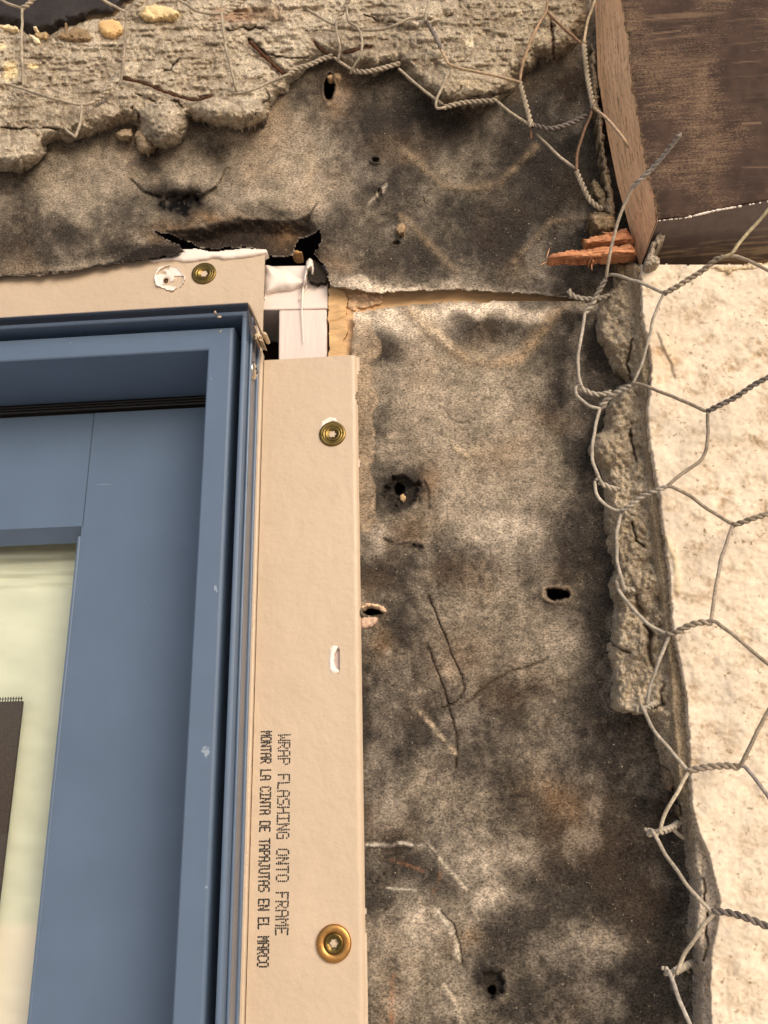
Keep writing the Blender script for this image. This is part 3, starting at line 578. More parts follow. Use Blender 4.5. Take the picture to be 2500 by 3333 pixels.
# scuffs on the jamb
scuffm = smoothmat('pale_blue_scuff', sc(138, 150, 166), .6)
for poly in ([(652, 2445), (664, 2425), (682, 2428), (684, 2450), (672, 2468), (660, 2452)], [(695, 1908), (708, 1905), (710, 1925), (700, 1938)], [(668, 2878), (676, 2880), (674, 2892), (666, 2893)]):
    lump('pale_scuff', poly, scuffm, 19.98, .06, 3, 2, (.14, 7, 3), (5, 6), parent=win, back=19.9)
quadstrip('scratch', [(312, 1577), (340, 1576), (368, 1575)], 1.0, -SD*-1+.05, scuffm, win)
# lettering ------------------------------------------------------------
FONT = {'A': "01110 10001 10001 11111 10001 10001 10001", 'C': "01110 10001 10000 10000 10000 10001 01110", 'D': "11110 10001 10001 10001 10001 10001 11110",
 'E': "11111 10000 10000 11110 10000 10000 11111", 'F': "11111 10000 10000 11110 10000 10000 10000", 'G': "01110 10001 10000 10111 10001 10001 01111", 'H': "10001 10001 10001 11111 10001 10001 10001",
 'I': "11111 00100 00100 00100 00100 00100 11111", 'J': "00111 00010 00010 00010 00010 10010 01100", 'L': "10000 10000 10000 10000 10000 10000 11111", 'M': "10001 11011 10101 10101 10001 10001 10001",
 'N': "10001 11001 11001 10101 10011 10011 10001", 'O': "01110 10001 10001 10001 10001 10001 01110", 'P': "11110 10001 10001 11110 10000 10000 10000", 'R': "11110 10001 10001 11110 10100 10010 10001",
 'S': "01111 10000 10000 01110 00001 00001 11110", 'T': "11111 00100 00100 00100 00100 00100 00100", 'U': "10001 10001 10001 10001 10001 10001 01110", 'W': "10001 10001 10001 10101 10101 11011 10001"}
def lettering(txt, base, end, htop, parent, rdot):
    """base: traced start (x of letter foot, y), end: traced end, htop: traced x of letter head at start"""
    a_ = P(base[0], base[1], 3.0); b_ = P(end[0], end[1], 3.0); hgt = PX(htop, base[1], 3.0)-a_[0]
    n = len(txt); V = []; Fs = []; cell = (b_-a_)/(n-.15); rs = np.random.RandomState(3)
    for i, ch in enumerate(txt):
        if ch == ' ': continue
        rows = FONT[ch].split()
        for r_, row in enumerate(rows):
            # double the vertical run of dots for a continuous ink-jet look
            for c_ in range(5):
                if row[c_] != '1': continue
                q = a_+cell*(i+c_/5*.86)+np.array([hgt*(6-r_)/6, 0, 0])+np.array([rs.randn()*4e-5, 0, rs.randn()*4e-5])
                dd = side_d(np.array(q[0]), np.array(q[2]))
                y = -(float(dd)+.045)*1e-3; o_ = len(V)
                for t in range(8): V.append((q[0]+rdot*math.cos(t*.7854), y, q[2]+rdot*math.sin(t*.7854)))
                Fs.append(tuple(range(o_, o_+8)))
    return mesh('lettering', V, Fs, M['ink'], parent, False)
lettering("WRAP FLASHING ONTO FRAME", (907, 2392), (897, 3047), 943, sf, .00031)
lettering("MONTAR LA CINTA DE TAPAJUTAS EN EL MARCO", (851, 2381), (838, 3151), 882, sf, .00031)
# slot filled with sealant
lump('slot_sealant', [(1070, 2110), (1085, 2098), (1102, 2103), (1098, 2112), (1090, 2130), (1088, 2150), (1092, 2172), (1107, 2182), (1100, 2192), (1080, 2196), (1068, 2180)], M['caulk'], 2.4, .9, 14, 2, (.15, 20, 2), (1.5, 20), parent=sf, back=0)
box('slot_backing', (slx-.002, -.0012, slz-.0048), (slx+.002, -.0004, slz+.0048), smoothmat('greyish_pink_tape', sc(190, 172, 165), .6), sf, 0)  # greyish pink backing seen through the slot

# ------------------------------------------------------------------ screws
def lathe(name, prof, m, parent, ctr, ax='y', seg=48, star=None):
    V = []; Fs = []
    for j, (r, h) in enumerate(prof):
        for k in range(seg):
            t = 2*math.pi*k/seg; rr = r*(1+(star[j] if star else 0)*math.cos(6*t))
            if ax == 'y': V.append((ctr[0]+rr*math.cos(t), ctr[1]-h, ctr[2]+rr*math.sin(t)))
            else: V.append((ctr[0]+h, ctr[1]+rr*math.cos(t), ctr[2]+rr*math.sin(t)))
    for j in range(len(prof)-1):
        for k in range(seg): Fs.append((j*seg+k, j*seg+(k+1) % seg, (j+1)*seg+(k+1) % seg, (j+1)*seg+k))
    return mesh(name, V, Fs, m, parent, True)
def screw(px, py, rw, label, flat, dd=2.9, tilt=0):
    c_ = P(px, py, dd); t = thing('washer_screw', label, 'screw', c_, 'washer head screws through the flanges')
    mw = M['gold'] if flat else M['brassdark']
    if flat: wp = [(rw*.55, .0004), (rw*.60, .0007), (rw*.70, .0009), (rw*.92, .0009), (rw*.99, .0006), (rw, 0), (rw, -.0004)]
    else: wp = [(rw*.45, -.0001), (rw*.62, .0004), (rw*.72, .0006), (rw*.74, .0004), (rw*.78, .0005), (rw*.93, .00055), (rw*.99, .0003), (rw, -.0004)]
    lathe('washer', wp, mw, t, c_)
    r = rw*.56
    hp = [(r, .0003), (r*.98, .0007), (r*.85, .0009), (r*.62, .0006), (r*.45, .0004)] if flat else [(r*1.02, .0004), (r*.93, .0006), (r*.75, .0003), (r*.58, .0001), (r*.45, -.0001)]
    h = lathe('screw_head', hp, M['brassdark'], t, c_, star=[0, 0, 0, 0, .16])
    lathe('drive_recess', [(r*.45, hp[-1][1]), (r*.34, -.0010), (r*.1, -.0013), (1e-6, -.0013)], M['recess'], h, c_, star=[.16, .2, 0, 0])
    for q in (-1, 1):
        ce = c_+np.array([q*rw*.8, 0, .0004*q]); lathe('stamped_dot', [(.00028, .00092), (.00024, .0011), (1e-6, .0011)], mw, t, ce, seg=12)
    return t
screw(664, 890, .0054, 'dark brass washer head screw in the head flange beside the sealed old hole', False)
screw(1082, 1412, .0053, 'dark brass washer head screw high in the side flange with sealant above it', False)
screw(1087, 3070, .0057, 'bright gold washer head screw low in the side flange below the lettering', True)
# little white sealant squeezed out above the second screw, and old plugged hole
lump('sealant_smear', [(1040, 1400), (1048, 1370), (1070, 1356), (1092, 1360), (1100, 1372), (1078, 1372), (1056, 1390), (1048, 1420)], M['caulk'], 2.7, .5, 8, 2, (.15, 12, 2), (2, 10), parent=sf, back=2)
X, Y = grid(490, 845, 615, 965, 2)
r = np.sqrt(((X-552)/48)**2+((Y-905)/44)**2)+(fbm(X, Y, 30, 3, 2)-.5)*.14
s = sdf(X+(fbm(X, Y, 12, 3, 1)-.5)*6, Y+(fbm(X, Y, 12, 3, 2)-.5)*6, [(500, 905), (515, 870), (550, 860), (585, 872), (606, 905), (590, 930), (560, 948), (530, 940), (505, 925)])
rh = np.sqrt(((X-541)/10)**2+((Y-913)/8)**2)
keepm = (s > 0) & ((np.abs(r-1) < .09) | (fbm(X, Y, 26, 3, 6, 2.2, .7) > .40) | (r < .35)) & (rh > .5)
pl = sheet('sealant_patch', X, Y, keepm, 3.1+.5*np.exp(-((r-1)/.12)**2)+.25*fbm(X, Y, 8, 2, 3)-1.6*np.exp(-rh**2), 2.4, M['caulk'], None, tf)
lathe('old_screw_hole', [(.0010, .00035), (.0008, -.0002), (1e-6, -.0004)], M['rust'], tf, P(541, 913, 3.1), seg=16)
# corner screw on the frame side
csx = thing('frame_screw', 'small bright steel screw on the side of the blue frame near its corner', 'screw', P(826, 1206, 12.))
cc_ = P(826, 1206, 12.); cc_[0] = WX+.0004
h = lathe('screw_head', [(.0038, 0), (.0037, .0005), (.0028, .0012), (.0014, .0016), (1e-6, .0017)], M['steel'], csx, cc_, ax='x', seg=32)
for a0 in (0, 1):
    s_ = .0016; w_ = .0003
    y_, z_ = (s_, w_) if a0 else (w_, s_)
    box('cross_slot', (cc_[0]+.0013, cc_[1]-y_, cc_[2]-z_), (cc_[0]+.00178, cc_[1]+y_, cc_[2]+z_), M['recess'], h, 0)

# ------------------------------------------------------------------ corner of the opening: white blocks, ply strip, sealant
z0 = -3.5
def prism(name, pts, dfront, dback, m, label, cat, bev=.0006):
    a_ = P([p[0] for p in pts], [p[1] for p in pts], dfront); n = len(a_)
    import bmesh
    bm = bmesh.new(); vs_ = [bm.verts.new(tuple(v)) for v in a_]; f = bm.faces.new(vs_)
    r_ = bmesh.ops.extrude_face_region(bm, geom=[f]); 
    for v in [q for q in r_['geom'] if isinstance(q, bmesh.types.BMVert)]: v.co.y = -dback*1e-3
    bmesh.ops.bevel(bm, geom=list(bm.edges), offset=bev, segments=2, affect='EDGES', profile=.5)
    bmesh.ops.recalc_face_normals(bm, faces=bm.faces)
    bm.verts.index_update(); V = [tuple(v.co) for v in bm.verts]; Fs = [[v.index for v in q.verts] for q in bm.faces]; bm.free()
    return tag(mesh(name, V, Fs, m, None, False), label, cat)
prism('painted_wood_block', [(700, 866), (1066, 862), (1067, 1003), (700, 1012)], z0, -40, M['whitewood'], 'white painted wood block lying across under the torn paper', 'wood block')
prism('painted_wood_block', [(908, 1008), (1064, 1006), (1064, 1300), (905, 1300)], z0-.6, -40, M['whitewoodv'], 'upright white painted wood block above the side flange', 'wood block')
prism('dark_wood_block', [(700, 1018), (908, 1016), (908, 1300), (700, 1300)], -30, -45, M['dark'], 'dark recessed timber between frame corner and upright white block', 'timber')
X, Y = grid(1066, 925, 1165, 1300, 3)
s = sdf(X+(fbm(X, Y, 24, 4, 2)-.5)*14, Y+(fbm(X, Y, 24, 4, 3)-.5)*10, [(1069, 936), (1100, 938), (1126, 950), (1134, 970), (1128, 1040), (1134, 1080), (1120, 1112), (1136, 1128), (1140, 1170), (1140, 1290), (1069, 1290)])
c = lin((216, 176, 128))*(1+(fbm(X, Y, 60, 4, 3, 1, 2)[..., None]-.5)*.35)
k = (np.exp(-(segd(X, Y, [(1075, 1045), (1100, 1040), (1120, 1030)])/3)**2)*.6)[..., None]; c = c*(1-k)+lin((150, 104, 60))*k
tag(sheet('plywood_strip', X, Y, s > 0, -3+(fbm(X, Y, 40, 3, 1)-.5)*.8, -6.5, M['ply'], c), 'narrow tan plywood strip beside the upright white block', 'plywood')
X, Y = grid(1128, 940, 1260, 1030, 3)
s = sdf(X+(fbm(X, Y, 14, 4, 2)-.5)*14, Y+(fbm(X, Y, 14, 4, 3)-.5)*12, [(1132, 960), (1190, 955), (1250, 960), (1248, 985), (1190, 1000), (1150, 1012), (1132, 1000)])
c = lin((206, 172, 138))*(1+(fbm(X, Y, 18, 4, 3)[..., None]-.5)*.7)
tag(sheet('crumbling_sheathing', X, Y, s > 0, -3.2+(fbm(X, Y, 16, 3, 1)-.5)*3, -6.5, M['chip'], c), 'crumbly whitish sheathing at the left end of the slit', 'sheathing')
lump('head_sealant', [(470, 848), (540, 836), (596, 820), (590, 812), (640, 808), (680, 818), (760, 812), (800, 808), (868, 812), (872, 822), (850, 830), (800, 840), (740, 846), (690, 842), (650, 850), (600, 854), (560, 848), (500, 852)], M['caulk'], 2.7, 1.4, 16, 2.5, (.25, 40, 2), (3, 30), parent=None, back=-1).name = 'sealant_bead'
tag(bpy.data.objects['sealant_bead'], 'white sealant bead along the top of the head flange', 'sealant')
tag(lump('sealant_blob', [(862, 862), (880, 862), (905, 872), (940, 880), (962, 900), (985, 908), (1000, 895), (1008, 905), (985, 930), (950, 944), (905, 948), (868, 958), (862, 990), (860, 940)], M['caulk'], -3.2, 3.2, 34, 2.5, (.5, 50, 2), (3, 30), back=-5), 'white sealant blob smeared across the white painted wood', 'sealant')
tag(lump('sealant_curl', [(992, 880), (996, 850), (1008, 838), (1018, 846), (1022, 870), (1020, 892), (1014, 894), (1012, 872), (1002, 880), (998, 910), (990, 930), (984, 928)], M['caulk'], -1, 3.2, 8, 2, (.3, 14, 2), (2, 14), back=-3), 'white sealant curl hanging from the torn paper edge', 'sealant')
tag(tube('sealant_string', P([988, 984, 983, 985, 988], [925, 970, 1020, 1070, 1116], [-1, -1.8, -2.6, -2.9, -2.9]), .00033, M['caulk'], taper=lambda t: 1.3-.8*t, rag=.3), 'thin white sealant string hanging over the upright block', 'sealant')
tag(tube('sealant_string', P([1003, 994, 980, 972], [925, 940, 958, 978], [-2.6]*4), .00028, M['caulk'], rag=.3), 'short white sealant wisp on the white block', 'sealant')
tag(lump('tan_sliver', [(945, 818), (965, 812), (985, 818), (982, 826), (960, 828)], M['ply'], -6, 1.5, 7, 2, (.3, 10, 2), (2, 12), (190, 148, 100), back=-12), 'tan wood sliver in the dark gap under the torn paper', 'wood sliver')
X, Y = grid(995, 835, 1080, 940, 2.5)
s = sdf(X+(fbm(X, Y, 12, 4, 2)-.5)*10, Y+(fbm(X, Y, 12, 4, 3)-.5)*10, [(1018, 842), (1040, 850), (1058, 872), (1066, 900), (1064, 920), (1030, 922), (1004, 912), (1002, 888), (1020, 892), (1022, 866)])
tag(sheet('paper_scrap', X, Y, s > 0, -1.5+2*fbm(X, Y, 30, 3, 4), -3, M['felt'], lin((48, 42, 37))*(1+0*X[..., None])), 'curled black paper scrap by the corner of the white block', 'paper scrap')

# ------------------------------------------------------------------ upper mortar coat
lowedge = [(-820, 560), (-60, 570), (0, 562), (75, 568), (100, 552), (135, 528), (156, 500), (160, 474), (190, 464), (230, 468), (258, 456), (320, 438), (375, 420), (410, 408), (440, 414), (452, 438), (470, 470), (500, 486), (535, 490), (580, 480), (612, 440), (620, 400), (650, 398),
           (700, 414), (760, 416), (790, 422), (840, 408), (870, 385), (884, 350), (905, 322), (942, 300), (950, 272), (985, 252), (1006, 228), (1045, 200), (1085, 186), (1108, 205), (1145, 236), (1195, 232), (1215, 252), (1240, 240), (1300, 214), (1330, 262), (1400, 322), (1432, 352), (1500, 345), (1560, 342), (1620, 335),
           (1670, 300), (1688, 262), (1720, 238), (1745, 218), (1752, 192), (1785, 192), (1800, 205), (1820, 190), (1860, 172), (1885, 150), (1904, 110), (1930, 60), (1945, -260), (-820, -260)]
X, Y = grid(-810, -250, 1960, 600, 3.2)
jx = (fbm(X, Y, 16, 4, 1)-.5)*15; jy = (fbm(X, Y, 16, 4, 2)-.5)*15
s = sdf(X+jx, Y+jy, lowedge)
t = np.clip(s/62, 0, 1)
ridge = fbm(X+Y*.15, Y+.04*X, 18, 3, 5, 6, 1)
grain = fbm(X, Y, 9.5, 2, 8, 1.1, 1)
ef = sstep(0, 10, s)
d = .2+12.5*(1-(1-t)**2)+ef*((fbm(X, Y, 240, 3, 3)-.5)*7+(ridge-.5)*3.4*sstep(30, 130, s)+(grain-.5)*1.6+(fbm(X, Y, 40, 3, 9)-.5)*2.2)
big = [(25, 500, 130, 70, 7), (535, 405, 84, 80, 9), (700, 365, 80, 52, 7), (800, 372, 74, 50, 6), (1500, 300, 190, 60, 3), (250, 400, 160, 60, 1.5), (1250, 190, 110, 40, 2), (1330, 40, 110, 50, 3)]
for (a, b, rx, ry, hh) in big:
    r = np.sqrt(((X+jx-a)/rx)**2+((Y+jy-b)/ry)**2); d += hh*1.25*ef*np.clip(1-r**2, 0, 1)**.75
cr = [[(440, 300), (520, 330), (580, 335), (620, 385)], [(0, 414), (60, 418), (150, 420), (190, 412)], [(805, 132), (900, 188), (960, 195), (1005, 186)], [(735, 98), (820, 92), (880, 108)], [(620, 395), (590, 355), (560, 330)], [(510, 440), (460, 400), (430, 350)], [(480, 460), (520, 470), (560, 478)],
      [(1000, 320), (960, 300), (870, 330), (815, 375), (790, 420)], [(520, 245), (560, 215), (590, 195)], [(870, 300), (885, 345)], [(1495, 320), (1485, 300), (1500, 280)], [(1300, 215), (1302, 190)], [(1430, 350), (1560, 315), (1660, 300)], [(1180, 55), (1260, 65), (1300, 80)], [(1460, 60), (1500, 20), (1510, -20)]]
ck = np.zeros_like(X)
for q in cr: ck = np.maximum(ck, np.exp(-(segd(X+(fbm(X, Y, 26, 4, 5)-.5)*34, Y+(fbm(X, Y, 26, 4, 6)-.5)*34, q)/2.6)**2)*np.clip(fbm(X, Y, 30, 2, 7)*2.2-.35, 0, 1))
d -= 2.6*ck
v = (.5+(fbm(X, Y, 180, 4, 4)-.5)*.9+(fbm(X, Y, 24, 3, 6, 2.5, 1)-.5)*.55+(ridge-.5)*.5+(grain-.5)*.95).clip(0, 1)[..., None]
c = lin((138, 122, 102))*(1-v)+lin((208, 193, 170))*v
k = (sstep(1300, 1800, X+(fbm(X, Y, 200, 3, 2)-.5)*300)*.5)[..., None]; c = c*(1-k)+c*np.array([.62, .58, .50])*k     # browner, darker mortar to the right
for (a, b, rx, ry, co_, st) in [(760, 50, 70, 26, (150, 105, 75), .6), (860, 45, 70, 26, (150, 120, 92), .6), (35, 230, 22, 28, (236, 214, 168), 1.6), (107, 216, 14, 8, (232, 208, 160), 1.4), (1530, 140, 12, 18, (232, 216, 186), 1.2), (892, 100, 8, 6, (236, 220, 196), 1.4), (5, 150, 12, 10, (236, 214, 168), 1.5),
                              (1350, 75, 24, 7, (226, 212, 196), 1), (1525, 265, 40, 20, (206, 184, 150), .6), (860, 170, 20, 16, (96, 58, 38), .0)]:
    k = np.clip(st*np.exp(-(((X+jx-a)/rx)**4+((Y+jy-b)/ry)**4)), 0, 1)[..., None]; c = c*(1-k)+lin(co_)*k
for pts, wd in (([(812, 132), (850, 172), (890, 210), (922, 240)], 10), ([(1020, 130), (1045, 160), (1068, 175)], 6), ([(1120, 172), (1160, 162), (1210, 152)], 6), ([(400, 255), (460, 268), (540, 300), (600, 318), (640, 325), (690, 310)], 6), ([(1130, 265), (1120, 262)], 3), ([(1790, 60), (1800, 130), (1802, 190)], 5)):
    dd_ = segd(X+jx*.6, Y+jy*.6, pts); k = np.clip(1.1*np.exp(-(dd_/wd)**2)*(.4+fbm(X, Y, 14, 3, 3)), 0, 1)[..., None]; c = c*(1-k)+lin((84, 54, 38))*k; d -= 1.6*np.exp(-(dd_/wd)**2)
k = ck[..., None]*.55; c = c*(1-k)+lin((84, 62, 44))*k
dkl = [(-820, 90), (0, 84), (60, 100), (95, 122), (170, 118), (200, 98), (245, 90), (300, 68), (380, 60), (410, 30), (470, -10), (560, -14), (600, 20), (640, -20), (640, -300), (-820, -300)]
ds = sdf(X+jx, Y+jy, dkl)
d = np.where(ds > 0, np.minimum(d, 8), d)
tag(sheet('mortar_coat', X, Y, (s > 0) & (ds < 10), d, -1, M['mortar'], c), 'coarse sandy brown mortar coat with broken lower edge above the black paper', 'mortar')
# dark painted trim at top left
X, Y = grid(-810, -260, 660, 150, 4)
s = sdf(X+(fbm(X, Y, 16, 4, 1)-.5)*15, Y+(fbm(X, Y, 16, 4, 2)-.5)*15, dkl)
d = 12+(fbm(X, Y, 200, 3, 3)-.5)*3-5*sstep(45, 0, s)+(fbm(X, Y, 18, 3, 5, 2, 1)-.5)*.6
v = (fbm(X, Y, 30, 4, 7, 2, 1)[..., None]); c = lin((40, 33, 31))*(.7+.6*v)
k = np.clip(fbm(X, Y, 22, 4, 3)*1.6*sstep(34, 6, s)-.35, 0, .8)[..., None]*(X > 280)[..., None]; c = c*(1-k)+lin((150, 126, 96))*k
tag(sheet('dark_trim_surface', X, Y, s > -8, d, 2, smoothmat('dark_brown_paint', None, .75, .25, 500, .0003, .25, 300, attr=True), c), 'dark brown painted trim surface in the top left corner above the mortar', 'trim')
# pale chips and loose lumps
def chip(poly, col_, base, h, label, mat='chip', rr=22, jag=(5, 16), name='plaster_chip', cat='plaster chip'):
    return tag(lump(name, poly, M[mat], base, h, rr, 2.5, (1.1, 9, 3) if mat == 'mortar' else (.5, 12, 3), jag, col_, back=4, seed=3,
               colfn=lambda X, Y, s: lin(col_)*(.85+.4*fbm(X, Y, 22, 4, 3)[..., None])), label, cat)
chip([(318, 75), (335, 62), (365, 58), (388, 70), (400, 95), (398, 112), (370, 124), (342, 120), (326, 105)], (226, 186, 132), 13, 3.5, 'round peach plaster chip at the edge of the dark trim')
chip([(448, 45), (470, 20), (510, 12), (560, 22), (582, 40), (572, 60), (540, 66), (500, 74), (470, 68)], (222, 196, 148), 13, 4, 'large cream plaster chip near the top left')
chip([(0, 78), (40, 80), (62, 86), (60, 100), (30, 98), (0, 90)], (238, 214, 170), 13, 1.2, 'thin cream plaster flake at the left picture edge', rr=10)
chip([(92, 104), (112, 112), (128, 128), (128, 144), (116, 144), (104, 126)], (240, 220, 182), 14, 1.2, 'cream drip shaped flake below the dark trim', rr=8)
chip([(108, 84), (120, 82), (118, 94), (108, 92)], (236, 214, 176), 13, 1, 'tiny cream flake on the dark trim', rr=5, jag=(2, 8))
chip([(112, 104), (150, 102), (164, 118), (150, 132), (128, 140), (118, 124)], (176, 148, 108), 12, 4, 'small tan mortar lump under the dark trim', 'mortar', name='mortar_lump', cat='mortar lump')
chip([(175, 115), (205, 100), (212, 75), (222, 78), (222, 96), (250, 84), (290, 100), (302, 122), (290, 138), (250, 142), (190, 132)], (152, 128, 98), 12, 5, 'long brown mortar lump with a small spur under the dark trim', 'mortar', name='mortar_lump', cat='mortar lump')
chip([(376, 430), (395, 418), (428, 420), (434, 445), (420, 462), (392, 458), (378, 444)], (170, 148, 122), 2, 8, 'smallest broken mortar clod hanging under the coat', 'mortar', 26, name='mortar_clod', cat='mortar clod')
chip([(436, 440), (448, 420), (470, 425), (500, 455), (505, 480), (490, 498), (462, 500), (444, 480)], (170, 148, 122), 3, 8, 'wedge shaped mortar clod against the big round clod', 'mortar', 26, name='mortar_clod', cat='mortar clod')

# ------------------------------------------------------------------ stucco at the right
XA = [(850, 2010), (880, 2000), (930, 1992), (960, 1968), (1000, 1950), (1060, 1937), (1110, 1952), (1150, 1978), (1200, 1998), (1232, 2034), (1245, 2040), (1256, 2012), (1300, 1985), (1340, 1968), (1372, 1966), (1400, 1958), (1420, 1926), (1440, 1920), (1470, 1920), (1500, 1935), (1530, 1956), (1600, 1968), (1693, 1965), (1761, 1976), (1812, 1990), (1841, 2000),
      (1870, 1988), (1900, 1982), (1940, 1988), (1976, 2002), (2052, 1986), (2086, 1990), (2093, 1974), (2145, 1986), (2230, 1994), (2272, 1990), (2305, 1997), (2316, 2020), (2318, 2090), (2325, 2112), (2377, 2125), (2440, 2138), (2483, 2153), (2522, 2177), (2568, 2190), (2602, 2207), (2650, 2214), (2733, 2231), (2820, 2235), (2858, 2249), (2952, 2246), (3027, 2236), (3091, 2256), (3159, 2265), (3234, 2258), (3330, 2261), (3700, 2300)]
XB = [(850, 2055), (1000, 2068), (1110, 2078), (1200, 2084), (1300, 2092), (1453, 2095), (1700, 2120), (1800, 2135), (1900, 2150), (2000, 2158), (2130, 2170), (2250, 2184), (2370, 2192), (2480, 2200), (2550, 2205), (2650, 2220), (2800, 2250), (3000, 2260), (3330, 2275), (3700, 2310)]
XC = [(850, 2082), (930, 2083), (1000, 2085), (1060, 2092), (1110, 2108), (1200, 2124), (1262, 2112), (1340, 2104), (1453, 2112), (1570, 2133), (1622, 2146), (1700, 2154), (1800, 2171), (1900, 2180), (2000, 2183), (2130, 2205), (2250, 2230), (2370, 2239), (2480, 2243), (2538, 2246), (2632, 2252), (2681, 2264), (2794, 2308), (2858, 2323), (2933, 2340), (3027, 2330), (3090, 2315), (3200, 2312), (3330, 2312), (3700, 2330)]
def prof_(T, y): return np.interp(y, [a for a, b in T], [b for a, b in T])
X, Y = grid(1880, 845, 2960, 4150, 4)
j1 = (fbm(X, Y, 18, 4, 1)-.5)*20; j2 = (fbm(X, Y, 60, 3, 2)-.5)*20
a_ = prof_(XA, Y)+j1; b_ = prof_(XB, Y)+j2*.5; c_ = prof_(XC, Y)+j2*.5+(fbm(X, Y, 9, 2, 4)-.5)*6
t1 = np.clip((X-a_)/26, 0, 1); t2 = sstep(-10, 10, X-b_); t3 = sstep(-3, 5, X-c_)
t1 = np.clip((X-a_)/34, 0, 1); ef = sstep(0, 16, X-a_)
t1 = np.clip((X-a_)/40, 0, 1); d = .2+8.6*(1-(1-t1)**2)+4.5*np.clip((X-a_)/np.maximum(b_-a_, 30), 0, 1)
d += ef*(1-t2)*((fbm(X, Y, 60, 3, 4)-.5)*6+(fbm(X, Y, 10, 2, 8)-.5)*2.4+(fbm(X, Y, 24, 3, 6)-.5)*2.4)
d += 3.2*t2+(fbm(X, Y, 26, 3, 3, .5, 2)-.5)*1.2*t2*(1-t3)+3.6*t3
d += t3*((fbm(X, Y, 240, 3, 5)-.5)*3+(fbm(X, Y, 80, 3, 3)-.5)*1.8+(fbm(X, Y, 36, 3, 7, 1.5, 1)-.5)*1.2+(fbm(X, Y, 12, 2, 2)-.5)*.35)
pl_ = sdf(X+j1*.6, Y+j2, [(2090, 1090), (2140, 1080), (2190, 1180), (2200, 1240), (2150, 1245), (2118, 1220)]); d -= .9*sstep(0, 5, pl_)*t3
cs_ = [[(2100, 2030), (2122, 2060), (2108, 2100), (2118, 2150), (2128, 2170)], [(2075, 1940), (2078, 1975), (2092, 1990)], [(1990, 2090), (2010, 2105), (2050, 2125)], [(2160, 2230), (2150, 2260), (2158, 2290), (2110, 2305)], [(2050, 1400), (2060, 1450), (2072, 1500)], [(2060, 1700), (2070, 1760), (2100, 1780)], [(2060, 1100), (2040, 1180), (2055, 1240)], [(2290, 2860), (2294, 2900), (2290, 2935)], [(2300, 3030), (2306, 3080), (2290, 3125)], [(2300, 3040), (2302, 2970)]]
ck = np.zeros_like(X)
for q, ww in zip(cs_, (7, 8, 4, 5, 2.5, 2.5, 2.5, 2.5, 3, 2.5)): ck = np.maximum(ck, np.exp(-(segd(X+(fbm(X, Y, 18, 3, 5)-.5)*12, Y+(fbm(X, Y, 18, 3, 6)-.5)*12, q)/ww)**2))
d -= 4.5*ck*ef*np.clip(.2+1.3*fbm(X, Y, 40, 3, 2), 0, 1)
v = (.5+(fbm(X, Y, 120, 4, 4)-.5)*1.0+(fbm(X, Y, 14, 3, 6)-.5)*.8).clip(0, 1)[..., None]
cm = lin((136, 121, 100))*(1-v)+lin((206, 188, 162))*v
kk = (sstep(2550, 2950, Y)*.6)[..., None]; cm = cm*(1-kk)+lin((214, 196, 174))*kk
cgz = lin((160, 142, 116))*(.85+.35*fbm(X, Y, 60, 4, 2, .6, 3)[..., None])
cgz = cgz*(1-(kk*2).clip(0, 1))+lin((216, 198, 176))*(kk*2).clip(0, 1)
dirt = np.clip((fbm(X, Y, 42, 4, 9, 1.4, 1)-.47)*3.4, 0, 1)*np.clip(fbm(X, Y, 9, 3, 1)*1.8-.3, 0, 1)
dirt = (dirt*.8*(.4+.9*fbm(X, Y, 300, 2, 4)))[..., None]
d -= t3*dirt[..., 0]*.7
ccr = lin((226, 209, 186))*(1-dirt)+lin((158, 126, 88))*dirt
ck2 = (.55*np.exp(-((X-2150)/60)**2-((Y-1150)/90)**2))[..., None]*fbm(X, Y, 60, 3, 1)[..., None]; ccr = ccr*(1-ck2)+lin((214, 168, 116))*ck2
st2 = np.clip(np.exp(-(segd(X, Y, [(2168, 1750), (2195, 1810), (2205, 1880), (2206, 1925)])/10)**2), 0, 1)[..., None]; ccr = ccr*(1-st2*.7)+lin((214, 192, 154))*st2*.7; d += .8*st2[..., 0]*t3
tr = sstep(0, 4, sdf(X+j1*.4, Y+j1*.4, [(2362, 3150), (2385, 3120), (2406, 3160), (2392, 3175), (2378, 3160), (2376, 3250), (2390, 3330), (2372, 3330), (2362, 3260)]))[..., None]; ccr = ccr*(1-tr*.5)+lin((190, 172, 150))*tr*.5
T2, T3 = t2[..., None], t3[..., None]
c = (cm*(1-T2)+cgz*T2)*(1-T3)+ccr*T3
k = ck[..., None]*.35; c = c*(1-k)+lin((70, 54, 40))*k
topcut = Y > 858+(fbm(X, Y, 14, 3, 3)-.5)*12
# two separate coats: rough base coat and cream finish
base_m = (X > a_) & topcut & (X < c_+14)
tag(sheet('base_plaster', X, Y, base_m, np.minimum(d, 40), -1, M['mortar'], (cm*(1-T2)+cgz*T2)*(1-k)+lin((70, 54, 40))*k), 'grey brown base plaster edge, ragged, beside the lower building paper', 'plaster')
tag(sheet('stucco_finish', X, Y, (X > c_-2) & topcut, d+.25, 6, M['stucco'], ccr), 'cream stucco finish coat filling the right side below the brown board', 'stucco')
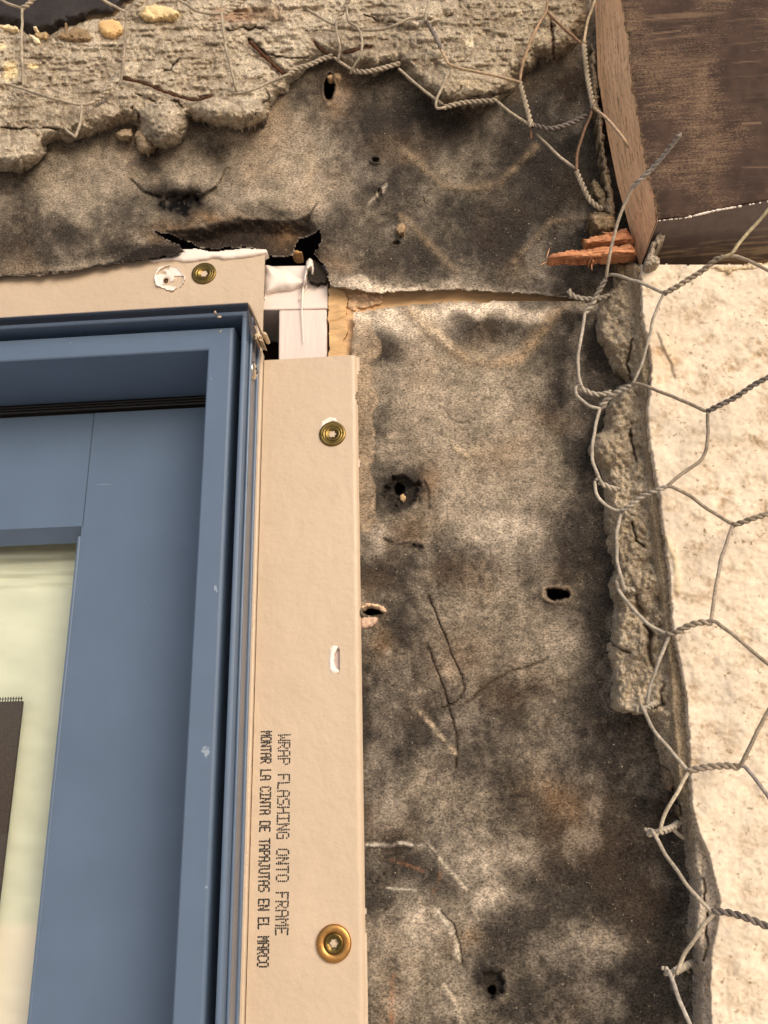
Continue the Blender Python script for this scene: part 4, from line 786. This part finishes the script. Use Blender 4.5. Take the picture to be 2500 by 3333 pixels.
# spill of grey crust beside the board, chunk and lumps near it
def crust(poly, col_, base, h, label, rr=20, name='mortar_crust', cat='mortar', jag=(9, 16)):
    return tag(lump(name, poly, M['mortar'], base, h, rr, 3, (1.3, 14, 3), jag, None, back=-1, seed=5,
               colfn=lambda X, Y, s: lin(col_)*(.7+.6*fbm(X, Y, 18, 4, 3)[..., None])), label, cat)
crust([(1918, 130), (1936, 150), (1944, 250), (1952, 330), (1966, 430), (1974, 520), (1990, 600), (2008, 700), (1996, 712), (1968, 690), (1972, 640), (1960, 560), (1944, 420), (1930, 330), (1922, 230)], (170, 152, 126), 4, 6, 'long grey mortar crust line against the cut end of the board', 12)
crust([(1920, 600), (1935, 580), (1955, 592), (1975, 640), (1985, 690), (1960, 690), (1940, 650)], (140, 124, 100), 3, 5, 'flat grey mortar patch between the paper and the crust line', 14)
crust([(1912, 700), (1930, 684), (1975, 686), (2000, 694), (2012, 740), (1990, 762), (1940, 760), (1914, 730)], (150, 130, 102), 4, 9, 'square mortar chunk above the orange splinter', 24)
crust([(1990, 850), (2030, 840), (2080, 858), (2086, 905), (2060, 930), (2010, 925), (2000, 890)], (128, 112, 88), 3, 8, 'dark mortar lump under the splintered board corner', 24)
crust([(2215, 2507), (2185, 2500), (2160, 2490), (2150, 2530), (2160, 2560), (2190, 2575), (2200, 2560)], (150, 130, 108), 1, 5, 'small mortar flake under the base plaster edge', 16)
crust([(2196, 2620), (2210, 2615), (2222, 2650), (2214, 2662), (2200, 2645)], (140, 122, 100), 1, 4, 'tiny mortar crumb tucked behind the netting', 8)
crust([(2232, 3150), (2246, 3152), (2250, 3170), (2238, 3168)], (186, 166, 138), 1, 3, 'tiny pale mortar crumb by the lowest netting knot', 8, jag=(3, 10))

# ------------------------------------------------------------------ brown board with cut end
BD, BB = 32., 9.
board = thing('trim_board', 'dark brown worn painted board with fresh sawn end at the top right', 'board', P(2300, 600, 20.))
X, Y = grid(1980, -260, 3000, 760, 4)
fe = np.interp(Y, [-260, 0, 60, 140, 250, 330, 430, 520, 600, 640, 716], [1988, 2018, 2030, 2046, 2050, 2066, 2080, 2098, 2112, 2128, 2137])+(fbm(X, Y, 14, 3, 2)-.5)*9
be = np.interp(X, [2100, 2136, 2230, 2327, 2375, 2500, 3000], [716, 716, 706, 682, 675, 652, 560])+(fbm(X, Y, 16, 3, 3)-.5)*5
keep = (X > fe) & (Y < be)
sk_ = Y+.06*X
wr = (fbm(X, sk_, 120, 4, 3)*1.0+.16*np.exp(-((X-2230)/150)**2-((Y-400)/230)**2)-.10*sstep(2300, 2700, X)-.1)
g1_ = fbm(X, sk_, 7, 3, 5, 2.2, 1); scr_ = fbm(X, sk_, 9, 3, 6, 22, 1)
k = np.clip((wr-.42)*2.2+(g1_-.5)*3.2, 0, .85)*.75; k2 = np.clip((scr_-.63)*8*sstep(420, 120, Y)*(.5+wr), 0, 1)*.55
k = np.maximum(k, k2); ln = np.exp(-((Y-(552-.03*(X-2200)))/2)**2)*(fbm(X, Y, 60, 2, 4, 1, 1) > .45)*.5+np.exp(-((Y-(112-.11*(X-2100)))/2.2)**2)*((X > 2100) & (X < 2220))*.8+np.exp(-((Y-(402-.05*(X-2420)))/3)**2)*((X > 2415) & (X < 2480))*.9
wear = np.clip(.22+(wr-.40)*.9, 0, .62); wear = np.maximum(wear, np.exp(-((X-fe)/10).clip(0, 9)))
line = np.maximum(k2, np.clip(ln, 0, 1))
c = np.stack([wear, line, fbm(X, Y, 40, 4, 7)], -1)
d = BD+(fbm(X, sk_, 9, 3, 6, 12, 1)-.5)*.5-1.0*np.exp(-((X-fe)/6).clip(0, 9))-1.0*np.exp(-((be-Y)/8).clip(0, 9))
sheet('painted_face', X, Y, keep, d, d-1, M['worn'], c, board)
# end and underside, as ruled surfaces between front edge and back edge
def ruled(name, A, B, n, mcols, m, parent, rag=.3, colfn=None, seed=0):
    A = np.asarray(A); B = np.asarray(B); L = len(A); V = []; C_ = []
    tt = np.linspace(0, 1, n)
    G = A[:, None, :]*(1-tt)[None, :, None]+B[:, None, :]*tt[None, :, None]
    h_, w_ = G.shape[:2]; idx = np.arange(h_*w_).reshape(h_, w_)
    q = np.stack([idx[:-1, :-1], idx[1:, :-1], idx[1:, 1:], idx[:-1, 1:]], -1).reshape(-1, 4)
    u = np.broadcast_to(np.arange(h_)[:, None]*4., (h_, w_)); v_ = np.broadcast_to((tt*n*4)[None, :], (h_, w_))
    return mesh(name, G.reshape(-1, 3), q, m, parent, True, colfn(u, v_).reshape(-1, 3))
ys = np.arange(-820, 721, 4.); ff = np.interp(ys, [-260, 0, 60, 140, 250, 330, 430, 520, 600, 640, 716], [1988, 2018, 2030, 2046, 2050, 2066, 2080, 2098, 2112, 2128, 2137])+(fbm(ys, ys*0, 14, 3, 2)-.5)*5
yb = -260+(ys+260)*(868+260)/(716+260); xb2 = np.interp(yb, [-260, 0, 250, 430, 600, 868], [1912, 1936, 1946, 1976, 2010, 2083])
def woodc(u, v_):
    w1 = u*.92-v_*.55+fbm(u, v_, 120, 2, 3)*60      # grain coordinate runs down the end and drifts outwards
    gr = fbm(v_+u*.10+(fbm(u, v_, 200, 2, 4)-.5)*60, u, 5, 3, 5, 1, 26)
    pores = np.clip((fbm(v_+u*.16, u, 4, 2, 8, 1, 9)-.66)*7, 0, 1)*sstep(500, 700, u)
    c = lin((252, 206, 162))*(.74+.56*gr[..., None]); k = (pores*.6)[..., None]
    t_ = (sstep(200, 0, u)*.35)[..., None]; c = c*(1-t_)+lin((160, 104, 66))*t_
    l_ = (np.exp(-((v_-60)/60)**2)*sstep(300, 600, u)*.25)[..., None]; c = c*(1-l_)+lin((226, 184, 140))*l_
    return c*(1-k)+lin((120, 78, 50))*k
ruled('sawn_end', P(xb2, yb, BB), P(ff+4, ys, BD-.5), 60, None, M['cutwood'], board, colfn=woodc)
xs = np.arange(2137, 3000, 4.); yf = np.interp(xs, [2136, 2230, 2327, 2375, 2500, 3000], [716, 706, 682, 675, 652, 560]); xk = np.interp(xs, [2137, 3000], [2083, 2900]); yk = np.interp(xk, [2083, 2500, 2900], [866, 846, 822])
def undc(u, v_):
    f_ = fbm(u, v_, 9, 3, 4, 14, 1); k = np.clip((f_-.55)*5, 0, .8)[..., None]*sstep(60, 120, v_)[..., None]*.7
    c = lin((84, 70, 66))*(.75+.5*fbm(u, v_, 60, 3, 2)[..., None]); t_ = sstep(90, 40, v_+u*-.12)[..., None]*.35
    c = c*(1-t_)+lin((128, 112, 108))*t_
    return c*(1-k)+lin((168, 146, 118))*k
ruled('underside', P(xs, yf, BD-.6), P(xk, yk, BB), 50, None, smoothmat('weathered_brown_paint', None, .5, .35, 400, .0003, .15, 300, attr=True), board, colfn=undc)
# beads of white paint on the lower arris
rs = np.random.RandomState(5)
V = []; Fs = []
import bmesh
bm = bmesh.new()
for i in range(46):
    x_ = 2140+i*8.2+rs.randn()*2; y_ = np.interp(x_, [2136, 2230, 2327, 2375, 2500], [719, 709, 685, 677, 655]); r_ = (.00028 if x_ < 2230 else .0005)*rs.uniform(.4, 1.1)
    if x_ > 2390 and rs.rand() < .6: continue
    mt = Matrix.Translation(Vector(P(x_, y_, BD-.6))) @ Matrix.Diagonal((1.5, 1, .9, 1)); bmesh.ops.create_icosphere(bm, subdivisions=2, radius=r_, matrix=mt)
bm.verts.index_update(); mesh('paint_beads', [tuple(v.co) for v in bm.verts], [[v.index for v in f.verts] for f in bm.faces], M['caulk'], board); bm.free()
# ragged grey paint skin at the lower corner
chip([(2090, 868), (2102, 835), (2120, 800), (2132, 762), (2150, 752), (2168, 768), (2158, 790), (2138, 800), (2130, 830), (2150, 845), (2140, 862), (2110, 876)], (168, 154, 136), 22, 3, 'crumpled grey paint skin hanging from the lower corner of the board', 'mortar', 12, (9, 14), 'paint_skin', 'paint skin')
tag(lump('plaster_ridge', [(2075, 862), (2110, 872), (2200, 874), (2330, 862), (2400, 860), (2520, 852), (2700, 840), (2700, 868), (2520, 876), (2390, 884), (2380, 900), (2368, 892), (2330, 882), (2200, 884), (2080, 880)], M['chip'], 17, 3.5, 14, 3, (.8, 20, 3), (5, 14), (206, 184, 150), back=8), 'crumbly tan plaster ridge directly under the board', 'plaster')
# splinter: two fibrous fingers of red wood
def splinter(poly, base, h, label, seed):
    def cf(X, Y, s):
        f_ = fbm(X+Y*.1, Y+X*.10, 5, 3, 5+seed, 12, 1)[..., None]; return lin((150, 92, 60))*(1-f_)+lin((236, 170, 124))*f_
    o = lump('wood_splinter', poly, M['splint'], base, h, 22, 2.5, (.2, 20, 2), (6, 13), None, seed=seed, colfn=cf, sx=3, rel=3.5)
    return tag(o, label, 'wood splinter')
splinter([(1782, 850), (1784, 838), (1790, 826), (1850, 816), (1930, 806), (2000, 800), (2056, 792), (2072, 815), (2076, 834), (2010, 842), (1960, 842), (1936, 846), (1932, 868), (1924, 850), (1908, 866), (1914, 846), (1860, 846)],
         lambda X, Y: 15+3*sstep(2060, 1800, X)+(fbm(X, Y+X*.1, 7, 3, 4, 9, 1)-.5)*3, 5, 'long pointed orange wood splinter sticking out to the left', 1)
splinter([(1896, 772), (1904, 776), (1930, 768), (1980, 758), (2040, 742), (2062, 770), (2062, 792), (1990, 800), (1930, 802), (1904, 804), (1902, 790)],
         lambda X, Y: 11+2*sstep(2060, 1800, X)+(fbm(X, Y+X*.1, 7, 3, 4, 9, 1)-.5)*3, 4, 'shorter orange wood splinter above the long one, under the board', 2)
for pts in ([(1784, 850), (1770, 856), (1757, 864)], [(1780, 838), (1785, 820), (1790, 806)], [(1925, 850), (1926, 868), (1928, 880)], [(1960, 756), (1990, 758), (2010, 757)], [(1975, 707), (2000, 707)]):
    o = tube('wood_fibre', P([p[0] for p in pts], [p[1] for p in pts], [18]*len(pts)), .00022, M['splint'], seg=5, col=(226, 168, 126), taper=lambda t: 1.2-t)
    tag(o, 'thin pale fibre split off the orange splinters', 'wood fibre', 'fibres of the orange splinters')

# ------------------------------------------------------------------ netting
GR = (174, 163, 147); GD = (116, 106, 98); RU = (128, 100, 78)
def strand(parent, pts, dd, r=.00062, col=GR, name='wire_strand', seed=0):
    p = np.array(pts, float); d_ = np.interp(np.linspace(0, 1, len(p)), np.linspace(0, 1, len(dd)), dd)
    return tube(name, P(p[:, 0], p[:, 1], d_), r, M['wire'], parent, 9, col, None, .06, seed)
def twist(parent, pts, dd, turns=None, r=.00060, col=GR, seed=0):
    p = np.array(pts, float); d_ = np.interp(np.linspace(0, 1, len(p)), np.linspace(0, 1, len(dd)), dd); q = P(p[:, 0], p[:, 1], d_)
    out = []; n = len(q)
    for i in range(n-1):
        p0, p1, p2, p3 = q[max(i-1, 0)], q[i], q[i+1], q[min(i+2, n-1)]; L = np.linalg.norm(p2-p1); k = max(3, int(L/.0005))
        for j in range(k):
            t = j/k; out.append(.5*((2*p1)+(-p0+p2)*t+(2*p0-5*p1+4*p2-p3)*t*t+(-p0+3*p1-3*p2+p3)*t**3))
    out.append(q[-1]); c_ = np.array(out); L = np.linalg.norm(np.diff(c_, axis=0), axis=1); s_ = np.concatenate([[0], np.cumsum(L)])
    tn = turns or max(1, s_[-1]/.0047); T = np.gradient(c_, axis=0); T /= np.linalg.norm(T, axis=1)[:, None]+1e-12
    up_ = np.array([.13, 1, .07]); s1 = np.cross(T, up_); s1 /= np.linalg.norm(s1, axis=1)[:, None]; s2 = np.cross(T, s1)
    V = []; Fs = []; cc = []
    for ph in (0, math.pi):
        a_ = (2*math.pi*tn*s_/s_[-1]+ph)[:, None]; cen = c_+r*.93*(np.cos(a_)*s1+np.sin(a_)*s2)
        v_, f_ = ring_tube(cen, r, 8, None, .05, np.random.RandomState(seed)); o_ = len(V); V += list(v_); Fs += [tuple(k+o_ for k in f) for f in f_]
        cc.append(np.repeat(fbm(cen[:, 0]*1e4, cen[:, 2]*1e4, 60, 3, 2), 8))
    cc = np.concatenate(cc)[:, None]
    return mesh('twisted_joint', V, Fs, M['wire'], parent, True, lin(col)*(1+(cc-.5)*.7))
net = thing('wire_netting', 'hexagonal galvanised wire netting hanging free over the cream stucco edge', 'wire netting', P(2150, 1600, 24.))
tw, sd = twist, strand
MG = (150, 136, 118)
tw(net, [(2214, 436), (2180, 480), (2130, 540), (2078, 590), (2058, 612)], [62, 48, 40], col=(176, 166, 156), r=.0005)
sd(net, [(2060, 605), (2040, 650), (2010, 720), (1990, 800), (1978, 860), (1973, 908)], [40, 30, 20], col=(176, 160, 140))
tw(net, [(1972, 908), (1950, 945), (1930, 985), (1902, 1022)], [18, 14, 11])
tw(net, [(1850, 944), (1866, 962), (1900, 972), (1945, 972), (1985, 960)], [8, 8, 7])
sd(net, [(1904, 1018), (1896, 1070), (1888, 1120), (1882, 1180), (1884, 1225), (1895, 1262)], [12, 14, 12])
tw(net, [(1890, 1262), (1920, 1278), (1950, 1284), (1990, 1276)], [12, 12, 12])
tw(net, [(1956, 1322), (1980, 1296), (2008, 1276), (2055, 1256)], [14, 17, 21])
sd(net, [(1884, 1252), (1874, 1262), (1880, 1290), (1920, 1320), (1958, 1328), (1975, 1315)], [10, 14, 13], r=.0006)
sd(net, [(2055, 1258), (2078, 1210), (2100, 1153), (2114, 1085), (2132, 1020), (2162, 952)], [21, 27, 34], r=.00056)
sd(net, [(1976, 900), (1990, 893), (2030, 902), (2086, 921), (2130, 940), (2162, 954)], [18, 26, 34])
tw(net, [(2160, 956), (2200, 935), (2230, 916), (2288, 880), (2330, 845), (2352, 836)], [34, 38, 42], col=MG)
sd(net, [(2345, 838), (2385, 832), (2430, 846), (2500, 880), (2580, 918)], [42, 44, 46], col=MG)
sd(net, [(2352, 836), (2382, 826), (2400, 800), (2450, 738), (2500, 682), (2570, 600)], [42, 46, 52], col=(170, 156, 124))
sd(net, [(2056, 1252), (2074, 1248), (2110, 1258), (2163, 1280), (2230, 1308), (2300, 1340)], [21, 26, 30], col=MG)
tw(net, [(2300, 1340), (2340, 1320), (2399, 1290), (2458, 1250), (2540, 1210)], [30, 33, 36], col=GD, r=.00056)
sd(net, [(2303, 1338), (2304, 1375), (2305, 1411), (2298, 1465), (2268, 1508), (2222, 1540), (2172, 1582)], [30, 30, 28], col=MG)
tw(net, [(2178, 1580), (2133, 1597), (2095, 1613), (2053, 1643), (2022, 1664)], [28, 24, 19], r=.0005)
sd(net, [(2170, 1584), (2184, 1583), (2222, 1601), (2270, 1632), (2306, 1656), (2350, 1684), (2384, 1706)], [28, 29, 31], col=MG)
tw(net, [(2384, 1708), (2410, 1702), (2458, 1685), (2540, 1660)], [31, 33, 34], col=MG, r=.00055)
sd(net, [(2386, 1706), (2372, 1748), (2350, 1812), (2332, 1892), (2320, 1977), (2313, 2034)], [31, 31, 29], col=(172, 156, 138))
sd(net, [(1956, 1326), (1946, 1350), (1939, 1390), (1928, 1453), (1929, 1495), (1943, 1537), (1957, 1572)], [13, 15, 13])
tw(net, [(1950, 1568), (1978, 1584), (2006, 1592), (2034, 1592)], [13, 12, 8])
sd(net, [(1944, 1556), (1936, 1572), (1945, 1612), (1969, 1640), (2002, 1660), (2030, 1662)], [10, 16, 17], r=.0006)
sd(net, [(2024, 1660), (2014, 1700), (2006, 1748), (2009, 1812), (2020, 1870), (2036, 1924)], [18, 20, 16])
sd(net, [(2004, 1888), (2020, 1930), (2062, 1985), (2116, 2034), (2176, 2066)], [12, 20, 25])
tw(net, [(2030, 1915), (2055, 1920), (2080, 1912)], [14, 10])
tw(net, [(2168, 2066), (2201, 2057), (2243, 2036), (2280, 2026), (2318, 2026)], [25, 27, 29], col=MG)
sd(net, [(2312, 2024), (2328, 2022), (2365, 2050), (2433, 2107), (2500, 2160), (2580, 2215)], [29, 32, 34], col=MG)
sd(net, [(2180, 2066), (2160, 2110), (2140, 2160), (2118, 2230), (2104, 2296)], [25, 23, 18], r=.00058)
tw(net, [(2068, 2296), (2076, 2312), (2100, 2306), (2130, 2290), (2150, 2284)], [20, 18, 8], r=.0006)
sd(net, [(2084, 2290), (2100, 2320), (2129, 2377), (2180, 2441), (2242, 2510)], [20, 22, 25], r=.00058)
tw(net, [(2240, 2510), (2280, 2500), (2327, 2494), (2370, 2492), (2408, 2498)], [25, 28, 29], col=MG)
sd(net, [(2406, 2500), (2420, 2474), (2455, 2400), (2500, 2316), (2560, 2200)], [29, 33, 36], col=MG)
sd(net, [(2396, 2494), (2424, 2494), (2460, 2540), (2500, 2592), (2560, 2670)], [29, 31, 32], col=(140, 130, 124))
sd(net, [(2244, 2508), (2222, 2546), (2195, 2594), (2166, 2645), (2146, 2712)], [25, 25, 22], col=(188, 174, 150), r=.00058)
tw(net, [(2106, 2696), (2116, 2714), (2150, 2706), (2186, 2694), (2212, 2676)], [22, 19, 8], r=.0006)
sd(net, [(2188, 2698), (2208, 2714), (2230, 2732)], [12, 9])
sd(net, [(2118, 2696), (2130, 2716), (2164, 2779), (2213, 2850), (2262, 2911), (2322, 2972)], [23, 25, 27], r=.0006, col=(160, 148, 132))
tw(net, [(2318, 2966), (2371, 2970), (2427, 2986), (2500, 3016), (2580, 3050)], [27, 31, 34], col=GD, r=.00058)
sd(net, [(2330, 2968), (2300, 2998), (2270, 3036), (2231, 3103), (2200, 3172)], [27, 26, 23], col=(182, 168, 146), r=.0006)
tw(net, [(2162, 3148), (2178, 3172), (2200, 3160), (2226, 3146), (2258, 3132)], [24, 20, 7], r=.00062)
sd(net, [(2174, 3156), (2186, 3186), (2205, 3240), (2239, 3321), (2280, 3420)], [25, 27, 29], r=.00062, col=(176, 166, 154))

net2 = thing('wire_netting', 'dusty wire netting embedded across the mortar at the top, bent and partly rusted', 'wire netting', P(1200, 150, 16.))
DU = (168, 154, 134)
U = lambda f, p, dd, col=DU, r=.00062: f(net2, p, dd, r=r, col=col)
U(sd, [(-30, -20), (10, 2), (40, 16), (74, 27)], [20, 22]); U(tw, [(72, 27), (92, 14), (120, -14)], [22, 22]); U(sd, [(72, 26), (72, 120), (72, 200), (77, 280)], [22, 24, 20])
U(sd, [(325, -8), (370, 18), (412, 40)], [24, 22]); U(tw, [(440, 20), (462, 8), (478, -14)], [19, 20]); U(sd, [(411, 36), (409, 110), (403, 190), (398, 240), (390, 278)], [22, 24, 22], MG)
U(sd, [(30, 275), (60, 284), (100, 298), (150, 315), (200, 328), (266, 341), (310, 330)], [18, 22, 18]); U(tw, [(310, 332), (345, 302), (362, 278)], [16, 17]); U(sd, [(266, 342), (260, 400), (245, 447)], [20, 19]); U(sd, [(247, 447), (228, 432), (206, 412)], [19, 16])
U(sd, [(560, -12), (600, 10), (640, 35), (690, 45), (738, 42)], [22, 24, 22]); U(tw, [(735, 44), (762, 24), (800, -6)], [19, 20]); U(sd, [(722, 46), (728, 110), (740, 180), (756, 240), (769, 294)], [23, 25, 19])
U(sd, [(740, 290), (775, 304), (820, 292), (880, 265), (948, 238)], [16, 21, 18]); U(tw, [(940, 242), (970, 222), (1010, 210), (1048, 192), (1082, 182)], [18, 16])
U(sd, [(1000, 30), (1040, 55), (1090, 82)], [18, 20]); U(tw, [(1094, 84), (1108, 50), (1140, -8)], [20, 21], r=.00062); U(sd, [(1096, 66), (1094, 95), (1102, 130), (1106, 165), (1098, 200)], [22, 22, 16])
U(sd, [(1085, 185), (1110, 204), (1148, 228)], [14, 14]); U(tw, [(1142, 228), (1180, 234), (1230, 226), (1302, 206)], [14, 15]); U(sd, [(1128, 20), (1134, 68), (1164, 90), (1178, 130), (1172, 180), (1154, 212), (1140, 240)], [22, 22, 14])
U(sd, [(1178, 98), (1240, 96), (1290, 80), (1330, 62), (1384, 52)], [18, 22, 22]); U(sd, [(1402, -12), (1388, 30), (1384, 70)], [24, 23]); U(tw, [(1384, 66), (1400, 86), (1424, 130), (1438, 162)], [22, 18], (128, 118, 112), r=.0006)
U(sd, [(1430, 150), (1452, 192), (1470, 214), (1560, 236), (1620, 248), (1694, 268)], [18, 20, 18], (178, 154, 124)); U(sd, [(1296, 222), (1350, 268), (1400, 310), (1442, 340)], [13, 14]); U(sd, [(1466, 218), (1446, 270), (1422, 325), (1424, 352), (1452, 348)], [18, 18, 16])
U(tw, [(1445, 350), (1500, 336), (1560, 330), (1618, 326)], [14, 14]); U(sd, [(1616, 328), (1670, 370), (1728, 408)], [14, 12]); U(sd, [(1780, -12), (1778, 38), (1748, 88), (1720, 150), (1702, 210), (1692, 268)], [17, 19, 17], (160, 132, 104), .0006)
U(sd, [(1778, 36), (1810, 70), (1850, 105), (1893, 142)], [17, 16], RU, .0006); U(tw, [(1692, 268), (1706, 320), (1720, 370), (1730, 412)], [17, 13]); U(tw, [(1730, 404), (1760, 414), (1800, 418), (1860, 400), (1908, 376)], [12, 12], GD); U(sd, [(1728, 400), (1728, 455)], [12, 9], RU, .0005)
U(sd, [(1745, 434), (1800, 490), (1872, 548)], [9, 10]); U(sd, [(1940, -12), (1926, 30), (1912, 70), (1900, 140)], [22, 17], (176, 156, 128)); U(tw, [(1900, 136), (1906, 200), (1914, 260), (1926, 320), (1932, 352)], [16, 15], r=.00065)
U(sd, [(1930, 350), (1902, 430), (1882, 490), (1876, 556)], [14, 12], RU, .0006); U(sd, [(1932, 350), (1985, 395), (2026, 446), (2046, 480)], [20, 34, 30], (182, 156, 128)); U(tw, [(1876, 556), (1895, 600), (1920, 650), (1960, 682)], [12, 12])
for pts, lab in (([(400, 256), (460, 268), (540, 300), (590, 316), (640, 325), (690, 310)], 'rusted wire ends lying in a groove over the big clod'), ([(812, 134), (850, 172), (890, 210), (922, 240)], 'thick flaking rusted wire stub in the mortar crack'), ([(1022, 132), (1046, 160), (1072, 178)], 'short rusted wire piece just left of the mortar notch'), ([(1120, 172), (1160, 162), (1208, 152)], 'short rusted wire piece just right of the mortar notch')):
    p = np.array(pts, float); tag(tube('rusted_wire', P(p[:, 0], p[:, 1], np.full(len(p), 12.6 if pts[0][0] != 400 else 15.2)), .00045 if pts[0][0] != 812 else .0008, M['rust'], rag=.7), lab, 'rusted wire')
